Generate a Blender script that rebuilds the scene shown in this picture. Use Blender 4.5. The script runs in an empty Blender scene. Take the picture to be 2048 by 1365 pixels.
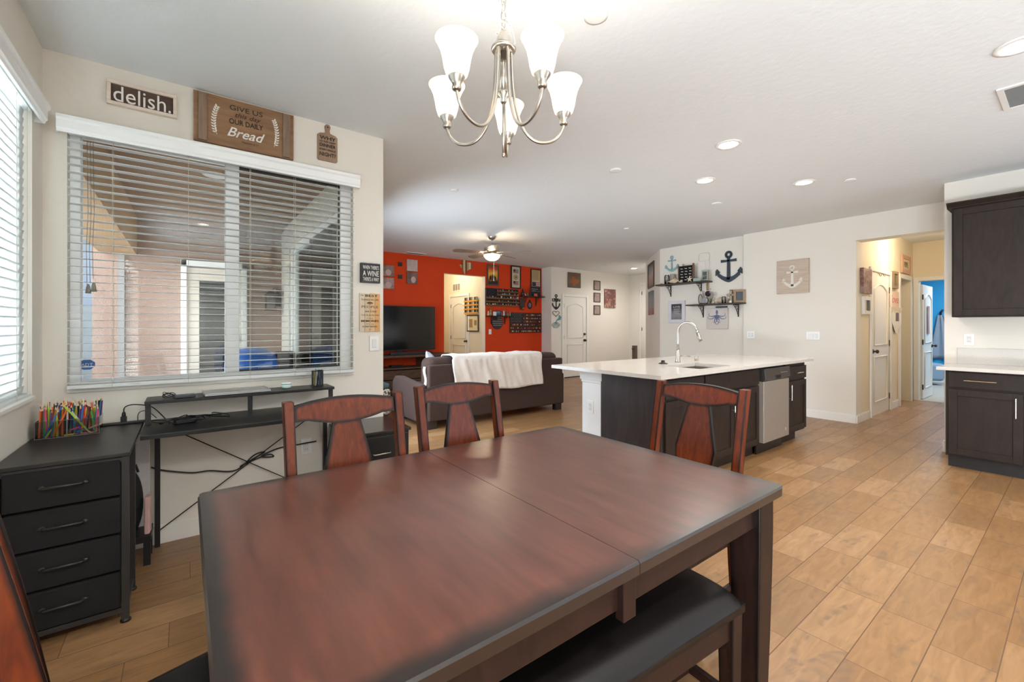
import bpy, bmesh, math, random
from mathutils import Vector, Matrix
random.seed(7)
SC = bpy.context.scene
COL = SC.collection
PI = math.pi
rad = math.radians

# ------------------------------------------------------------------ camera
FPX, CXP, HYP, CAMH = 867.0, 1024.0, 654.0, 1.28
ANG = math.atan2(2175 - 1024, FPX)
FX, FY = math.cos(ANG), math.sin(ANG)
RX, RY = FY, -FX
cam_d = bpy.data.cameras.new('camera')
cam_d.sensor_width = 36.0
cam_d.lens = 36.0 * FPX / 2048.0
cam_d.shift_y = -(682.5 - HYP) / 2048.0
cam_d.clip_start = 0.02
cam = bpy.data.objects.new('camera', cam_d)
COL.objects.link(cam)
cam.location = (0, 0, CAMH)
cam.rotation_euler = (PI / 2, 0, -math.atan2(FX, FY))
SC.camera = cam

# ------------------------------------------------------------------ view, world, light
SC.view_settings.view_transform = 'Standard'
SC.view_settings.look = 'None'
SC.view_settings.gamma = 1.0
SC.view_settings.use_curve_mapping = False
SC.view_settings.exposure = 0.66

W = bpy.data.worlds.new('World'); SC.world = W; W.use_nodes = True
wn = W.node_tree.nodes; wl = W.node_tree.links
bg = wn['Background']
grad = wn.new('ShaderNodeTexCoord'); sep = wn.new('ShaderNodeSeparateXYZ'); rmp = wn.new('ShaderNodeValToRGB')
wl.new(grad.outputs['Generated'], sep.inputs[0]); wl.new(sep.outputs['Z'], rmp.inputs[0]); wl.new(rmp.outputs[0], bg.inputs[0])
rmp.color_ramp.elements[0].position = 0.0; rmp.color_ramp.elements[0].color = (0.86, 0.93, 1.0, 1)
rmp.color_ramp.elements[1].position = 0.6; rmp.color_ramp.elements[1].color = (0.42, 0.64, 1.0, 1)
bg.inputs[1].default_value = 0.9

def area(name, loc, rot, sx, sy, power, color=(1, 1, 1), spread=180):
    l = bpy.data.lights.new(name, 'AREA'); l.shape = 'RECTANGLE'; l.size = sx; l.size_y = sy
    l.energy = power; l.color = color; l.spread = rad(spread)
    o = bpy.data.objects.new(name, l); COL.objects.link(o); o.location = loc; o.rotation_euler = rot
    return o
# daylight at the left window, slider and patio; added fill panels behind the camera
area('daylight_left_window', (-0.80, 2.03, 1.66), (0, rad(-92), 0), 1.42, 2.12, 460, (0.86, 0.92, 1.0))
area('fill_left_rear', (-1.45, -1.2, 0.12), (0, rad(-158), rad(20)), 1.3, 2.2, 420, (0.84, 0.92, 1.0))  # added panel near the ground, aimed up to brighten the ceiling
area("daylight_slider", (1.28, 5.0, 1.25), (0, rad(-78), 0), 2.1, 1.95, 58, (0.74, 0.86, 1.0), 150)
area('fill_back_wall', (4.6, -3.2, 1.1), (rad(108), 0, 0), 3.2, 2.0, 48, (0.74, 0.86, 1.0))  # added panel outside the made-up back opening, tilted up as fill
area('daylight_patio', (-3.0, 5.4, 2.2), (0, rad(-85), 0), 3.0, 3.0, 230, (0.95, 0.97, 1.0))
area('area_blue_room', (12.0, 1.0, 2.6), (0, 0, 0), 1.6, 1.2, 60, (0.95, 0.98, 1.0))  # area lamp inside the room, just under the ceiling, pointing down
area('area_entry', (9.0, 6.4, 2.6), (0, 0, 0), 0.8, 0.6, 9, (0.95, 0.97, 1.0))  # small area lamp below the entry ceiling, facing the floor

# ------------------------------------------------------------------ pixel helpers: where a ray of the survey photo meets a real plane
def ray(px, py):
    u = (px - CXP) / FPX; v = (HYP - py) / FPX
    return FX + u * RX, FY + u * RY, v
def onX(px, py, x):
    d = ray(px, py); t = x / d[0]; return Vector((x, d[1] * t, CAMH + d[2] * t))
def onY(px, py, y):
    d = ray(px, py); t = y / d[1]; return Vector((d[0] * t, y, CAMH + d[2] * t))
def onZ(px, py, z):
    d = ray(px, py); t = (z - CAMH) / d[2]; return Vector((d[0] * t, d[1] * t, z))

# ------------------------------------------------------------------ materials
def s2l(c):
    c = c / 255.0
    return c / 12.92 if c <= 0.04045 else ((c + 0.055) / 1.055) ** 2.4
def hx(h):
    h = h.lstrip('#')
    return tuple(s2l(int(h[i:i + 2], 16)) for i in (0, 2, 4)) + (1.0,)
MATS = {}
def mat(name, color, rough=0.5, metal=0.0, noise=0.0, nscale=20.0, bump=0.0, bscale=60.0, spec=0.5, coat=0.0, stretch=(1, 1, 1), emit=None, estr=0.0, sheen=0.0):
    if name in MATS: return MATS[name]
    m = bpy.data.materials.new(name); m.use_nodes = True
    nt = m.node_tree; N = nt.nodes; L = nt.links; b = N['Principled BSDF']
    col = hx(color) if isinstance(color, str) else tuple(color) + (1.0,)
    b.inputs['Base Color'].default_value = col
    b.inputs['Roughness'].default_value = rough
    b.inputs['Metallic'].default_value = metal
    b.inputs['Specular IOR Level'].default_value = spec
    b.inputs['Coat Weight'].default_value = coat
    b.inputs['Coat Roughness'].default_value = 0.15
    b.inputs['Sheen Weight'].default_value = sheen
    tc = N.new('ShaderNodeTexCoord'); mp = N.new('ShaderNodeMapping'); mp.inputs['Scale'].default_value = stretch
    L.new(tc.outputs['Object'], mp.inputs[0])
    nz = N.new('ShaderNodeTexNoise'); nz.inputs['Scale'].default_value = nscale; nz.inputs['Detail'].default_value = 4
    L.new(mp.outputs[0], nz.inputs['Vector'])
    mx = N.new('ShaderNodeMix'); mx.data_type = 'RGBA'
    a = noise
    mx.inputs[6].default_value = tuple(max(0, c * (1 - a)) for c in col[:3]) + (1,)
    mx.inputs[7].default_value = tuple(min(1, c * (1 + a)) for c in col[:3]) + (1,)
    L.new(nz.outputs['Fac'], mx.inputs[0]); L.new(mx.outputs[2], b.inputs['Base Color'])
    if bump > 0:
        n2 = N.new('ShaderNodeTexNoise'); n2.inputs['Scale'].default_value = bscale; n2.inputs['Detail'].default_value = 3
        L.new(mp.outputs[0], n2.inputs['Vector'])
        bp = N.new('ShaderNodeBump'); bp.inputs['Strength'].default_value = bump; bp.inputs['Distance'].default_value = 0.01
        L.new(n2.outputs['Fac'], bp.inputs['Height']); L.new(bp.outputs[0], b.inputs['Normal'])
    if emit:
        b.inputs['Emission Color'].default_value = hx(emit); b.inputs['Emission Strength'].default_value = estr
    MATS[name] = m
    return m

def wood(name, c1, c2, rough=0.4, scale=6.0, stretch=(0.6, 8, 8), coat=0.0, burn=None, dist=1.5, bump=0.04, spec=0.5):
    """grained wood; with burn, the 'burn' attribute mixes in the rubbed dark edge stain of the furniture"""
    if name in MATS: return MATS[name]
    m = bpy.data.materials.new(name); m.use_nodes = True
    nt = m.node_tree; N = nt.nodes; L = nt.links; b = N['Principled BSDF']
    tc = N.new('ShaderNodeTexCoord'); mp = N.new('ShaderNodeMapping'); mp.inputs['Scale'].default_value = stretch
    L.new(tc.outputs['Object'], mp.inputs[0])
    nz = N.new('ShaderNodeTexNoise'); nz.inputs['Scale'].default_value = scale; nz.inputs['Detail'].default_value = 6; nz.inputs['Distortion'].default_value = dist
    L.new(mp.outputs[0], nz.inputs['Vector'])
    cr = N.new('ShaderNodeValToRGB'); cr.color_ramp.elements[0].position = 0.3; cr.color_ramp.elements[1].position = 0.7
    cr.color_ramp.elements[0].color = hx(c1); cr.color_ramp.elements[1].color = hx(c2)
    L.new(nz.outputs['Fac'], cr.inputs[0])
    out = cr.outputs[0]
    if burn:
        at = N.new('ShaderNodeAttribute'); at.attribute_name = 'burn'
        n3 = N.new('ShaderNodeTexNoise'); n3.inputs['Scale'].default_value = 14
        L.new(tc.outputs['Object'], n3.inputs['Vector'])
        ad = N.new('ShaderNodeMath'); ad.operation = 'MULTIPLY_ADD'; ad.inputs[1].default_value = 0.5; ad.inputs[2].default_value = -0.25
        L.new(n3.outputs['Fac'], ad.inputs[0])
        a2 = N.new('ShaderNodeMath'); a2.operation = 'ADD'; L.new(at.outputs['Fac'], a2.inputs[0]); L.new(ad.outputs[0], a2.inputs[1])
        r2 = N.new('ShaderNodeValToRGB'); r2.color_ramp.elements[0].position = 0.15; r2.color_ramp.elements[1].position = 0.75
        L.new(a2.outputs[0], r2.inputs[0])
        mx = N.new('ShaderNodeMix'); mx.data_type = 'RGBA'; L.new(r2.outputs[0], mx.inputs[0]); L.new(out, mx.inputs[6]); mx.inputs[7].default_value = hx(burn)
        out = mx.outputs[2]
    L.new(out, b.inputs['Base Color'])
    b.inputs['Roughness'].default_value = rough
    b.inputs['Specular IOR Level'].default_value = spec
    b.inputs['Coat Weight'].default_value = coat; b.inputs['Coat Roughness'].default_value = 0.285
    n4 = N.new('ShaderNodeTexNoise'); n4.inputs['Scale'].default_value = 5; L.new(tc.outputs['Object'], n4.inputs['Vector'])
    rr = N.new('ShaderNodeMapRange'); rr.inputs[3].default_value = rough * 0.98; rr.inputs[4].default_value = rough * 1.15
    L.new(n4.outputs['Fac'], rr.inputs[0]); L.new(rr.outputs[0], b.inputs['Roughness'])
    if bump:
        bp = N.new('ShaderNodeBump'); bp.inputs['Strength'].default_value = bump; bp.inputs['Distance'].default_value = 0.003
        L.new(nz.outputs['Fac'], bp.inputs['Height']); L.new(bp.outputs[0], b.inputs['Normal'])
    MATS[name] = m
    return m

def glass_thin(name, tint=(0.95, 0.98, 0.98), refl=0.35):
    if name in MATS: return MATS[name]
    m = bpy.data.materials.new(name); m.use_nodes = True
    N = m.node_tree.nodes; L = m.node_tree.links; N.clear()
    o = N.new('ShaderNodeOutputMaterial'); t = N.new('ShaderNodeBsdfTransparent'); g = N.new('ShaderNodeBsdfGlossy'); mx = N.new('ShaderNodeMixShader'); f = N.new('ShaderNodeFresnel')
    t.inputs[0].default_value = tint + (1,); g.inputs['Roughness'].default_value = 0.02; f.inputs[0].default_value = 1.5
    L.new(f.outputs[0], mx.inputs[0]); L.new(t.outputs[0], mx.inputs[1]); L.new(g.outputs[0], mx.inputs[2]); L.new(mx.outputs[0], o.inputs[0])
    MATS[name] = m; return m

def translucent(name, color, t=0.5, rough=0.5, emit=0.0, ecol=None):
    if name in MATS: return MATS[name]
    m = bpy.data.materials.new(name); m.use_nodes = True
    N = m.node_tree.nodes; L = m.node_tree.links; b = N['Principled BSDF']; o = N['Material Output']
    b.inputs['Base Color'].default_value = hx(color); b.inputs['Roughness'].default_value = rough
    if emit: b.inputs['Emission Color'].default_value = hx(ecol or color); b.inputs['Emission Strength'].default_value = emit
    tr = N.new('ShaderNodeBsdfTranslucent'); tr.inputs[0].default_value = hx(color); mx = N.new('ShaderNodeMixShader'); mx.inputs[0].default_value = t
    L.new(b.outputs[0], mx.inputs[1]); L.new(tr.outputs[0], mx.inputs[2]); L.new(mx.outputs[0], o.inputs[0])
    MATS[name] = m; return m

def floor_mat():
    m = bpy.data.materials.new('wood_look_tile'); m.use_nodes = True
    N = m.node_tree.nodes; L = m.node_tree.links; b = N['Principled BSDF']
    def M(op, a=None, b_=None, c=None):
        n = N.new('ShaderNodeMath'); n.operation = op
        for i, v in enumerate((a, b_, c)):
            if v is None: continue
            if isinstance(v, (int, float)): n.inputs[i].default_value = v
            else: L.new(v, n.inputs[i])
        return n.outputs[0]
    geo = N.new('ShaderNodeNewGeometry'); sp = N.new('ShaderNodeSeparateXYZ'); L.new(geo.outputs['Position'], sp.inputs[0])
    v = M('DIVIDE', M('SUBTRACT', sp.outputs[1], 0.0165), 0.1825)
    row = M('FLOOR', v); fv = M('SUBTRACT', v, row)
    wr = N.new('ShaderNodeTexWhiteNoise'); wr.noise_dimensions = '1D'; L.new(row, wr.inputs['W'])
    u = M('ADD', M('DIVIDE', sp.outputs[0], 0.4935), wr.outputs['Value'])
    cu = M('FLOOR', u); fu = M('SUBTRACT', u, cu)
    cell = N.new('ShaderNodeCombineXYZ'); L.new(cu, cell.inputs[0]); L.new(row, cell.inputs[1])
    wn_ = N.new('ShaderNodeTexWhiteNoise'); wn_.noise_dimensions = '2D'; L.new(cell.outputs[0], wn_.inputs['Vector'])
    # grain coordinates, shifted per tile
    off = N.new('ShaderNodeVectorMath'); off.operation = 'SCALE'; L.new(wn_.outputs['Color'], off.inputs[0]); off.inputs['Scale'].default_value = 37.0
    ps = N.new('ShaderNodeVectorMath'); ps.operation = 'ADD'; L.new(geo.outputs['Position'], ps.inputs[0]); L.new(off.outputs[0], ps.inputs[1])
    mp = N.new('ShaderNodeMapping'); mp.inputs['Scale'].default_value = (1.2, 7, 1); L.new(ps.outputs[0], mp.inputs[0])
    g1 = N.new('ShaderNodeTexNoise'); g1.inputs['Scale'].default_value = 4; g1.inputs['Detail'].default_value = 8; g1.inputs['Distortion'].default_value = 1.2
    L.new(mp.outputs[0], g1.inputs['Vector'])
    mp2 = N.new('ShaderNodeMapping'); mp2.inputs['Scale'].default_value = (1.6, 4.5, 1); L.new(ps.outputs[0], mp2.inputs[0])
    g2 = N.new('ShaderNodeTexNoise'); g2.inputs['Scale'].default_value = 1.6; g2.inputs['Detail'].default_value = 3; g2.inputs['Distortion'].default_value = 2.0
    L.new(mp2.outputs[0], g2.inputs['Vector'])
    base = N.new('ShaderNodeValToRGB'); e = base.color_ramp.elements
    e[0].position = 0; e[0].color = hx('#93704c'); e[1].position = 1; e[1].color = hx('#ab8660')
    x = base.color_ramp.elements.new(0.5); x.color = hx('#9a734b')
    L.new(wn_.outputs['Value'], base.inputs[0])
    gr = N.new('ShaderNodeValToRGB'); gr.color_ramp.elements[0].position = 0.25; gr.color_ramp.elements[1].position = 0.7
    gr.color_ramp.elements[0].color = (0.74, 0.69, 0.64, 1); gr.color_ramp.elements[1].color = (1.05, 1.04, 1.02, 1)
    L.new(g1.outputs['Fac'], gr.inputs[0])
    m1 = N.new('ShaderNodeMix'); m1.data_type = 'RGBA'; m1.blend_type = 'MULTIPLY'; m1.inputs[0].default_value = 1.0
    L.new(base.outputs[0], m1.inputs[6]); L.new(gr.outputs[0], m1.inputs[7])
    # grey-brown knot patches on some tiles
    kn = N.new('ShaderNodeValToRGB'); kn.color_ramp.elements[0].position = 0.555; kn.color_ramp.elements[1].position = 0.68
    L.new(g2.outputs['Fac'], kn.inputs[0])
    wv = N.new('ShaderNodeTexWave'); wv.inputs['Scale'].default_value = 3.0; wv.inputs['Distortion'].default_value = 7; wv.inputs['Detail'].default_value = 3
    L.new(mp2.outputs[0], wv.inputs['Vector'])
    kk = M('MULTIPLY', kn.outputs[0], M('MULTIPLY_ADD', wv.outputs['Fac'], 0.5, 0.35))
    m2 = N.new('ShaderNodeMix'); m2.data_type = 'RGBA'; L.new(kk, m2.inputs[0]); L.new(m1.outputs[2], m2.inputs[6]); m2.inputs[7].default_value = hx('#7a5f48')
    # grout
    gv = M('MINIMUM', fv, M('SUBTRACT', 1.0, fv)); gu = M('MINIMUM', fu, M('SUBTRACT', 1.0, fu))
    gl = M('MAXIMUM', M('LESS_THAN', gv, 0.010), M('LESS_THAN', gu, 0.0028))
    m3 = N.new('ShaderNodeMix'); m3.data_type = 'RGBA'; L.new(gl, m3.inputs[0]); L.new(m2.outputs[2], m3.inputs[6]); m3.inputs[7].default_value = hx('#6a4d37')
    L.new(m3.outputs[2], b.inputs['Base Color'])
    L.new(M('MULTIPLY_ADD', gl, 0.3, 0.36), b.inputs['Roughness'])
    b.inputs['Specular IOR Level'].default_value = 0.45
    bp = N.new('ShaderNodeBump'); bp.inputs['Strength'].default_value = 0.25; bp.inputs['Distance'].default_value = 0.002
    L.new(M('SUBTRACT', g1.outputs['Fac'], M('MULTIPLY', gl, 1.5)), bp.inputs['Height']); L.new(bp.outputs[0], b.inputs['Normal'])
    return m

WALL = mat('wall_paint', '#e7e0d4', 0.75, noise=0.02, nscale=3, bump=0.12, bscale=28)
WALLW = mat('hall_wall_paint', '#e9dcc3', 0.75, noise=0.02, nscale=3, bump=0.1, bscale=28)
CEIL = mat('ceiling_paint', '#e7eaea', 0.8, noise=0.015, nscale=3, bump=0.22, bscale=22)
REDW = mat('red_wall_paint', '#d5441a', 0.7, noise=0.03, nscale=4, bump=0.08, bscale=28, spec=0.2)
BLUEW = mat('blue_wall_paint', '#2f9cd0', 0.7, noise=0.02)
TRIM = mat('white_trim_paint', '#ece8e0', 0.4, noise=0.01)
DOORW = mat('white_door_paint', '#ebe6dc', 0.38, noise=0.01)
VINYL = mat('white_vinyl', '#f8f9f7', 0.35, noise=0.01)
STUCCO = mat('tan_stucco', '#a5897a', 0.9, noise=0.10, nscale=120, bump=0.8, bscale=150)
STUCCO2 = mat('lit_stucco', '#b8946c', 0.9, noise=0.08, nscale=120, bump=0.8, bscale=150)  # lighter tan for the patio beam; the light on it is in the colour
BLACKW = wood('black_wood_grain', '#111112', '#1a1a1b', 0.34, 10, (1, 14, 14))
BLACKM = mat('black_metal', '#1c1b1b', 0.42, 0.0, noise=0.05)
BLACKF = mat('black_drawer_fabric', '#111113', 0.85, noise=0.1, nscale=300, bump=0.2, bscale=500)
LEATHER = mat('dark_leather', '#130e0d', 0.45, noise=0.06, nscale=60, bump=0.06, bscale=220, spec=0.28)
NICKEL = mat('brushed_nickel', '#b9b3aa', 0.28, 1.0, noise=0.05, nscale=60)
STEEL = mat('stainless_steel', '#a9a39b', 0.34, 0.85, noise=0.03, nscale=30, stretch=(1, 1, 20))
DARKM = mat('oil_rubbed_metal', '#4d4139', 0.45, 0.7)
CABW = wood('espresso_cabinet', '#261e1a', '#332823', 0.45, 5, (3, 3, 0.7), spec=.25)
QUARTZ = mat('white_quartz', '#d8d1c8', 0.12, noise=0.07, nscale=90, spec=0.5)
TABLEW = wood('table_top_wood', '#4a2418', '#66382a', 0.285, 5, (7, 1.0, 7), coat=0.7, burn='#170d0a', dist=0.0, bump=0.0)
CHAIRW = wood('chair_wood', '#4c1a08', '#722f0d', 0.34, 5, (7, 7, 1.0), coat=0.0, spec=.35, burn='#120805', bump=0.0)
DARKW = wood('table_base_wood', '#190d09', '#281510', 0.40, 5, (5, 5, 1.2), coat=0.0, spec=.3, burn='#0e0705', bump=0.0)
BLACK = mat('black_plastic', '#121213', 0.4)
WHITEP = mat('white_plastic', '#f0eee9', 0.35)
WHITE = mat('white_paint', '#e9e6e0', 0.6)
GLASS = glass_thin('window_glass')
FLOOR = floor_mat()

# ------------------------------------------------------------------ mesh builder
class MB:
    def __init__(s): s.v = []; s.f = []; s.b = {}; s.sm = False; s.mi = []
    def _add(s, vs, fs, burn=None, mi=0):
        n = len(s.v); s.v += [tuple(p) for p in vs]; s.f += [tuple(n + i for i in f) for f in fs]; s.mi += [mi] * len(fs)
        if burn:
            for i, bb in enumerate(burn): s.b[n + i] = bb
        return s
    def box(s, x0, x1, y0, y1, z0, z1, mi=0):
        if x0 > x1: x0, x1 = x1, x0
        if y0 > y1: y0, y1 = y1, y0
        if z0 > z1: z0, z1 = z1, z0
        vs = [(x0, y0, z0), (x1, y0, z0), (x1, y1, z0), (x0, y1, z0), (x0, y0, z1), (x1, y0, z1), (x1, y1, z1), (x0, y1, z1)]
        fs = [(0, 3, 2, 1), (4, 5, 6, 7), (0, 1, 5, 4), (1, 2, 6, 5), (2, 3, 7, 6), (3, 0, 4, 7)]
        return s._add(vs, fs, mi=mi)
    def cyl(s, p0, p1, r0, r1=None, n=16, cap=True, mi=0):
        r1 = r0 if r1 is None else r1
        p0 = Vector(p0); p1 = Vector(p1); d = (p1 - p0).normalized()
        a = d.orthogonal().normalized(); b = d.cross(a)
        vs = []
        for p, r in ((p0, r0), (p1, r1)):
            for i in range(n):
                t = 2 * PI * i / n; vs.append(p + a * math.cos(t) * r + b * math.sin(t) * r)
        fs = [(i, (i + 1) % n, n + (i + 1) % n, n + i) for i in range(n)]
        if cap: fs += [tuple(reversed(range(n))), tuple(range(n, 2 * n))]
        return s._add(vs, fs, mi=mi)
    def tube(s, pts, r, n=8, closed=False, mi=0):
        pts = [Vector(p) for p in pts]; m = len(pts); vs = []
        rs = r if isinstance(r, (list, tuple)) else [r] * m
        up = None
        for i, p in enumerate(pts):
            if closed: d = pts[(i + 1) % m] - pts[i - 1]
            else: d = pts[min(i + 1, m - 1)] - pts[max(i - 1, 0)]
            d.normalize()
            if up is None: up = d.orthogonal().normalized()
            else:
                up = up - d * up.dot(d)
                up = up.normalized() if up.length > 1e-6 else d.orthogonal().normalized()
            b = d.cross(up)
            for k in range(n):
                t = 2 * PI * k / n; vs.append(p + (up * math.cos(t) + b * math.sin(t)) * rs[i])
        fs = []
        rng = m if closed else m - 1
        for i in range(rng):
            j = (i + 1) % m
            for k in range(n): fs.append((i * n + k, i * n + (k + 1) % n, j * n + (k + 1) % n, j * n + k))
        if not closed: fs += [tuple(reversed(range(n))), tuple(range((m - 1) * n, m * n))]
        return s._add(vs, fs, mi=mi)
    def lathe(s, prof, c=(0, 0, 0), n=24, mi=0, sq=1.0):
        vs = []; m = len(prof)
        for r, z in prof:
            for i in range(n):
                t = 2 * PI * i / n; vs.append((c[0] + r * math.cos(t), c[1] + r * math.sin(t) * sq, c[2] + z))
        fs = [(j * n + i, j * n + (i + 1) % n, (j + 1) * n + (i + 1) % n, (j + 1) * n + i) for j in range(m - 1) for i in range(n)]
        fs += [tuple(reversed(range(n))), tuple(range((m - 1) * n, m * n))]
        return s._add(vs, fs, mi=mi)
    def ell(s, c, r, n=14, m=9, mi=0):
        prof = []
        vs = []
        for j in range(m + 1):
            ph = -PI / 2 + PI * j / m
            for i in range(n):
                t = 2 * PI * i / n
                cr = max(math.cos(ph), 1e-3)
                vs.append((c[0] + r[0] * cr * math.cos(t), c[1] + r[1] * cr * math.sin(t), c[2] + r[2] * math.sin(ph)))
        fs = [(j * n + i, j * n + (i + 1) % n, (j + 1) * n + (i + 1) % n, (j + 1) * n + i) for j in range(m) for i in range(n)]
        fs += [tuple(reversed(range(n))), tuple(range(m * n, (m + 1) * n))]
        return s._add(vs, fs, mi=mi)
    def prism(s, out, y0, y1, axis='y', burn=None, mi=0, inset=0.7, curve=None):
        """outline (a,b) extruded; axis y: (x,z) outline, axis z: (x,y) outline, axis x: (y,z)"""
        def P(a, b, t):
            if axis == 'y':
                return (a, t + (curve(a, b) if curve else 0), b)
            if axis == 'z': return (a, b, t)
            return (t, a, b)
        n = len(out)
        vs = [P(a, b, y0) for a, b in out] + [P(a, b, y1) for a, b in out]
        fs = [(i, (i + 1) % n, n + (i + 1) % n, n + i) for i in range(n)]
        if not burn:
            fs += [tuple(range(n)), tuple(range(n, 2 * n))]
            return s._add(vs, fs, mi=mi)
        ca = sum(a for a, b in out) / n; cb = sum(b for a, b in out) / n
        ins = []
        for a, b in out:
            l = math.hypot(a - ca, b - cb); k = max(0.05, (l - burn) / l); ins.append((ca + (a - ca) * k, cb + (b - cb) * k))
        vs += [P(a, b, y0) for a, b in ins] + [P(a, b, y1) for a, b in ins]
        fs += [(i, (i + 1) % n, 2 * n + (i + 1) % n, 2 * n + i) for i in range(n)]
        fs += [(n + i, n + (i + 1) % n, 3 * n + (i + 1) % n, 3 * n + i) for i in range(n)]
        fs += [tuple(range(2 * n, 3 * n)), tuple(range(3 * n, 4 * n))]
        return s._add(vs, fs, burn=[1] * (2 * n) + [0] * (2 * n), mi=mi)
    def strip(s, path, w, d, burn=True, mi=0):
        """square-section post along path of (x,y,z[,scale]), w along x, d along y, with burnished edges"""
        m = len(path); vs = []; bn = []
        base = []
        for (a, b) in ((-1, -1), (-.45, -1), (.45, -1), (1, -1), (1, -.45), (1, .45), (1, 1), (.45, 1), (-.45, 1), (-1, 1), (-1, .45), (-1, -.45)):
            base.append((a * w / 2, b * d / 2, 1.0 if abs(a) == 1 and abs(b) == 1 else 0.0))
        for p in path:
            sc = p[3] if len(p) > 3 else 1
            for (a, b, q) in base: vs.append((p[0] + a * sc, p[1] + b * sc, p[2])); bn.append(q)
        n = 12
        fs = [(i * n + k, i * n + (k + 1) % n, (i + 1) * n + (k + 1) % n, (i + 1) * n + k) for i in range(m - 1) for k in range(n)]
        fs += [tuple(reversed(range(n))), tuple(range((m - 1) * n, m * n))]
        return s._add(vs, fs, burn=bn, mi=mi)
    def grid(s, fn, nu, nv, mi=0):
        vs = [fn(i / nu, j / nv) for j in range(nv + 1) for i in range(nu + 1)]
        fs = [(j * (nu + 1) + i, j * (nu + 1) + i + 1, (j + 1) * (nu + 1) + i + 1, (j + 1) * (nu + 1) + i) for j in range(nv) for i in range(nu)]
        return s._add(vs, fs, mi=mi)
    def build(s, name, m, parent=None, smooth=False, bev=0.0, seg=2, mats=None, sub=0, solid=0.0):
        me = bpy.data.meshes.new(name)
        bm = bmesh.new()
        vv = [bm.verts.new(p) for p in s.v]
        bm.verts.ensure_lookup_table()
        for k, f in enumerate(s.f):
            try:
                ff = bm.faces.new([vv[i] for i in f]); ff.material_index = s.mi[k]; ff.smooth = smooth
            except ValueError: pass
        bmesh.ops.recalc_face_normals(bm, faces=bm.faces)
        bm.to_mesh(me); bm.free()
        if s.b:
            at = me.attributes.new('burn', 'FLOAT', 'POINT')
            for i, q in s.b.items(): at.data[i].value = q
        for mm in (mats or [m]): me.materials.append(mm)
        o = bpy.data.objects.new(name, me); COL.objects.link(o)
        if parent: o.parent = parent
        if solid:
            md = o.modifiers.new('solid', 'SOLIDIFY'); md.thickness = solid; md.offset = 0
        if bev > 0:
            md = o.modifiers.new('bevel', 'BEVEL'); md.width = bev; md.segments = seg; md.limit_method = 'ANGLE'; md.angle_limit = rad(50)
            md.harden_normals = False
        if sub:
            md = o.modifiers.new('sub', 'SUBSURF'); md.levels = sub; md.render_levels = sub
        return o

def thing(name, label, cat, loc=(0, 0, 0), rz=0.0, group=None):
    o = bpy.data.objects.new(name, None); COL.objects.link(o); o.location = loc; o.rotation_euler = (0, 0, rz)
    o.empty_display_size = 0.05
    o['label'] = label; o['category'] = cat
    if group: o['group'] = group
    return o
def tag(o, label, cat, group=None, loc=None, rz=None, kind=None):
    o['label'] = label; o['category'] = cat
    if group: o['group'] = group
    if kind: o['kind'] = kind
    if loc is not None: o.location = loc
    if rz is not None: o.rotation_euler = (0, 0, rz)
    return o
def struct(o): o['kind'] = 'structure'; return o
def copy_tree(o, parent=None):
    c = o.copy(); COL.objects.link(c); c.parent = parent
    for ch in o.children: copy_tree(ch, c)
    return c
def text(body, mtl, parent, cx, cz, w=None, h=None, y=-0.012, depth=0.001, name='lettering', shear=0.0, rot=0.0, bold=0.0):
    cu = bpy.data.curves.new('t', 'FONT'); cu.body = body; cu.extrude = 0.0; cu.shear = shear; cu.offset = bold
    cu.align_x = 'CENTER'; cu.resolution_u = 3
    o = bpy.data.objects.new('t', cu); COL.objects.link(o)
    dg = bpy.context.evaluated_depsgraph_get()
    me = bpy.data.meshes.new_from_object(o.evaluated_get(dg))
    bpy.data.objects.remove(o); bpy.data.curves.remove(cu)
    xs = [v.co.x for v in me.vertices]; ys = [v.co.y for v in me.vertices]
    if not xs: return None
    x0, x1, y0, y1 = min(xs), max(xs), min(ys), max(ys)
    sx = w / (x1 - x0) if w else None; sy = h / (y1 - y0) if h else None
    sx = sx or sy; sy = sy or sx
    c, sn = math.cos(rot), math.sin(rot)
    for v in me.vertices:
        a = (v.co.x - (x0 + x1) / 2) * sx; b = (v.co.y - (y0 + y1) / 2) * sy
        v.co = (cx + a * c - b * sn, y, cz + a * sn + b * c)
    me.name = name; me.materials.clear(); me.materials.append(mtl)
    ob = bpy.data.objects.new(name, me); COL.objects.link(ob); ob.parent = parent
    md = ob.modifiers.new('solid', 'SOLIDIFY'); md.thickness = depth; md.offset = 0
    return ob

# wall frames: things on walls face local -y; u is local +x (to the right as seen), z up
def wall_rect(plane, val, px0, py0, px1, py1):
    """pixel rectangle on a wall -> (origin at centre bottom, rz, width, height)"""
    f = {'X': onX, 'Y': onY}.get(plane)
    pm = (py0 + py1) / 2
    if plane == 'D':
        def f(px, py, _):
            d = ray(px, py)  # diagonal wall x - y = c
            t = DIAGC / (d[0] - d[1]); return Vector((d[0] * t, d[1] * t, CAMH + d[2] * t))
    a = f(px0, pm, val); b = f(px1, pm, val)
    top = f((px0 + px1) / 2, py0, val).z; bot = f((px0 + px1) / 2, py1, val).z
    w = (Vector((a.x, a.y, 0)) - Vector((b.x, b.y, 0))).length
    c = (a + b) / 2
    return Vector((c.x, c.y, bot)), w, top - bot
ROT = {('Y', 1): 0.0, ('X', 1): -PI / 2, ('X', -1): PI / 2, ('D', 1): rad(-135)}
DIAGC = 7.155 - 4.855
# ================================================================== ROOM SHELL
H = 2.743
def wallbox(name, boxes, m=WALL, bev=0.0):
    b = MB()
    for q in boxes: b.box(*q)
    return struct(b.build(name, m, bev=bev))
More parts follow.
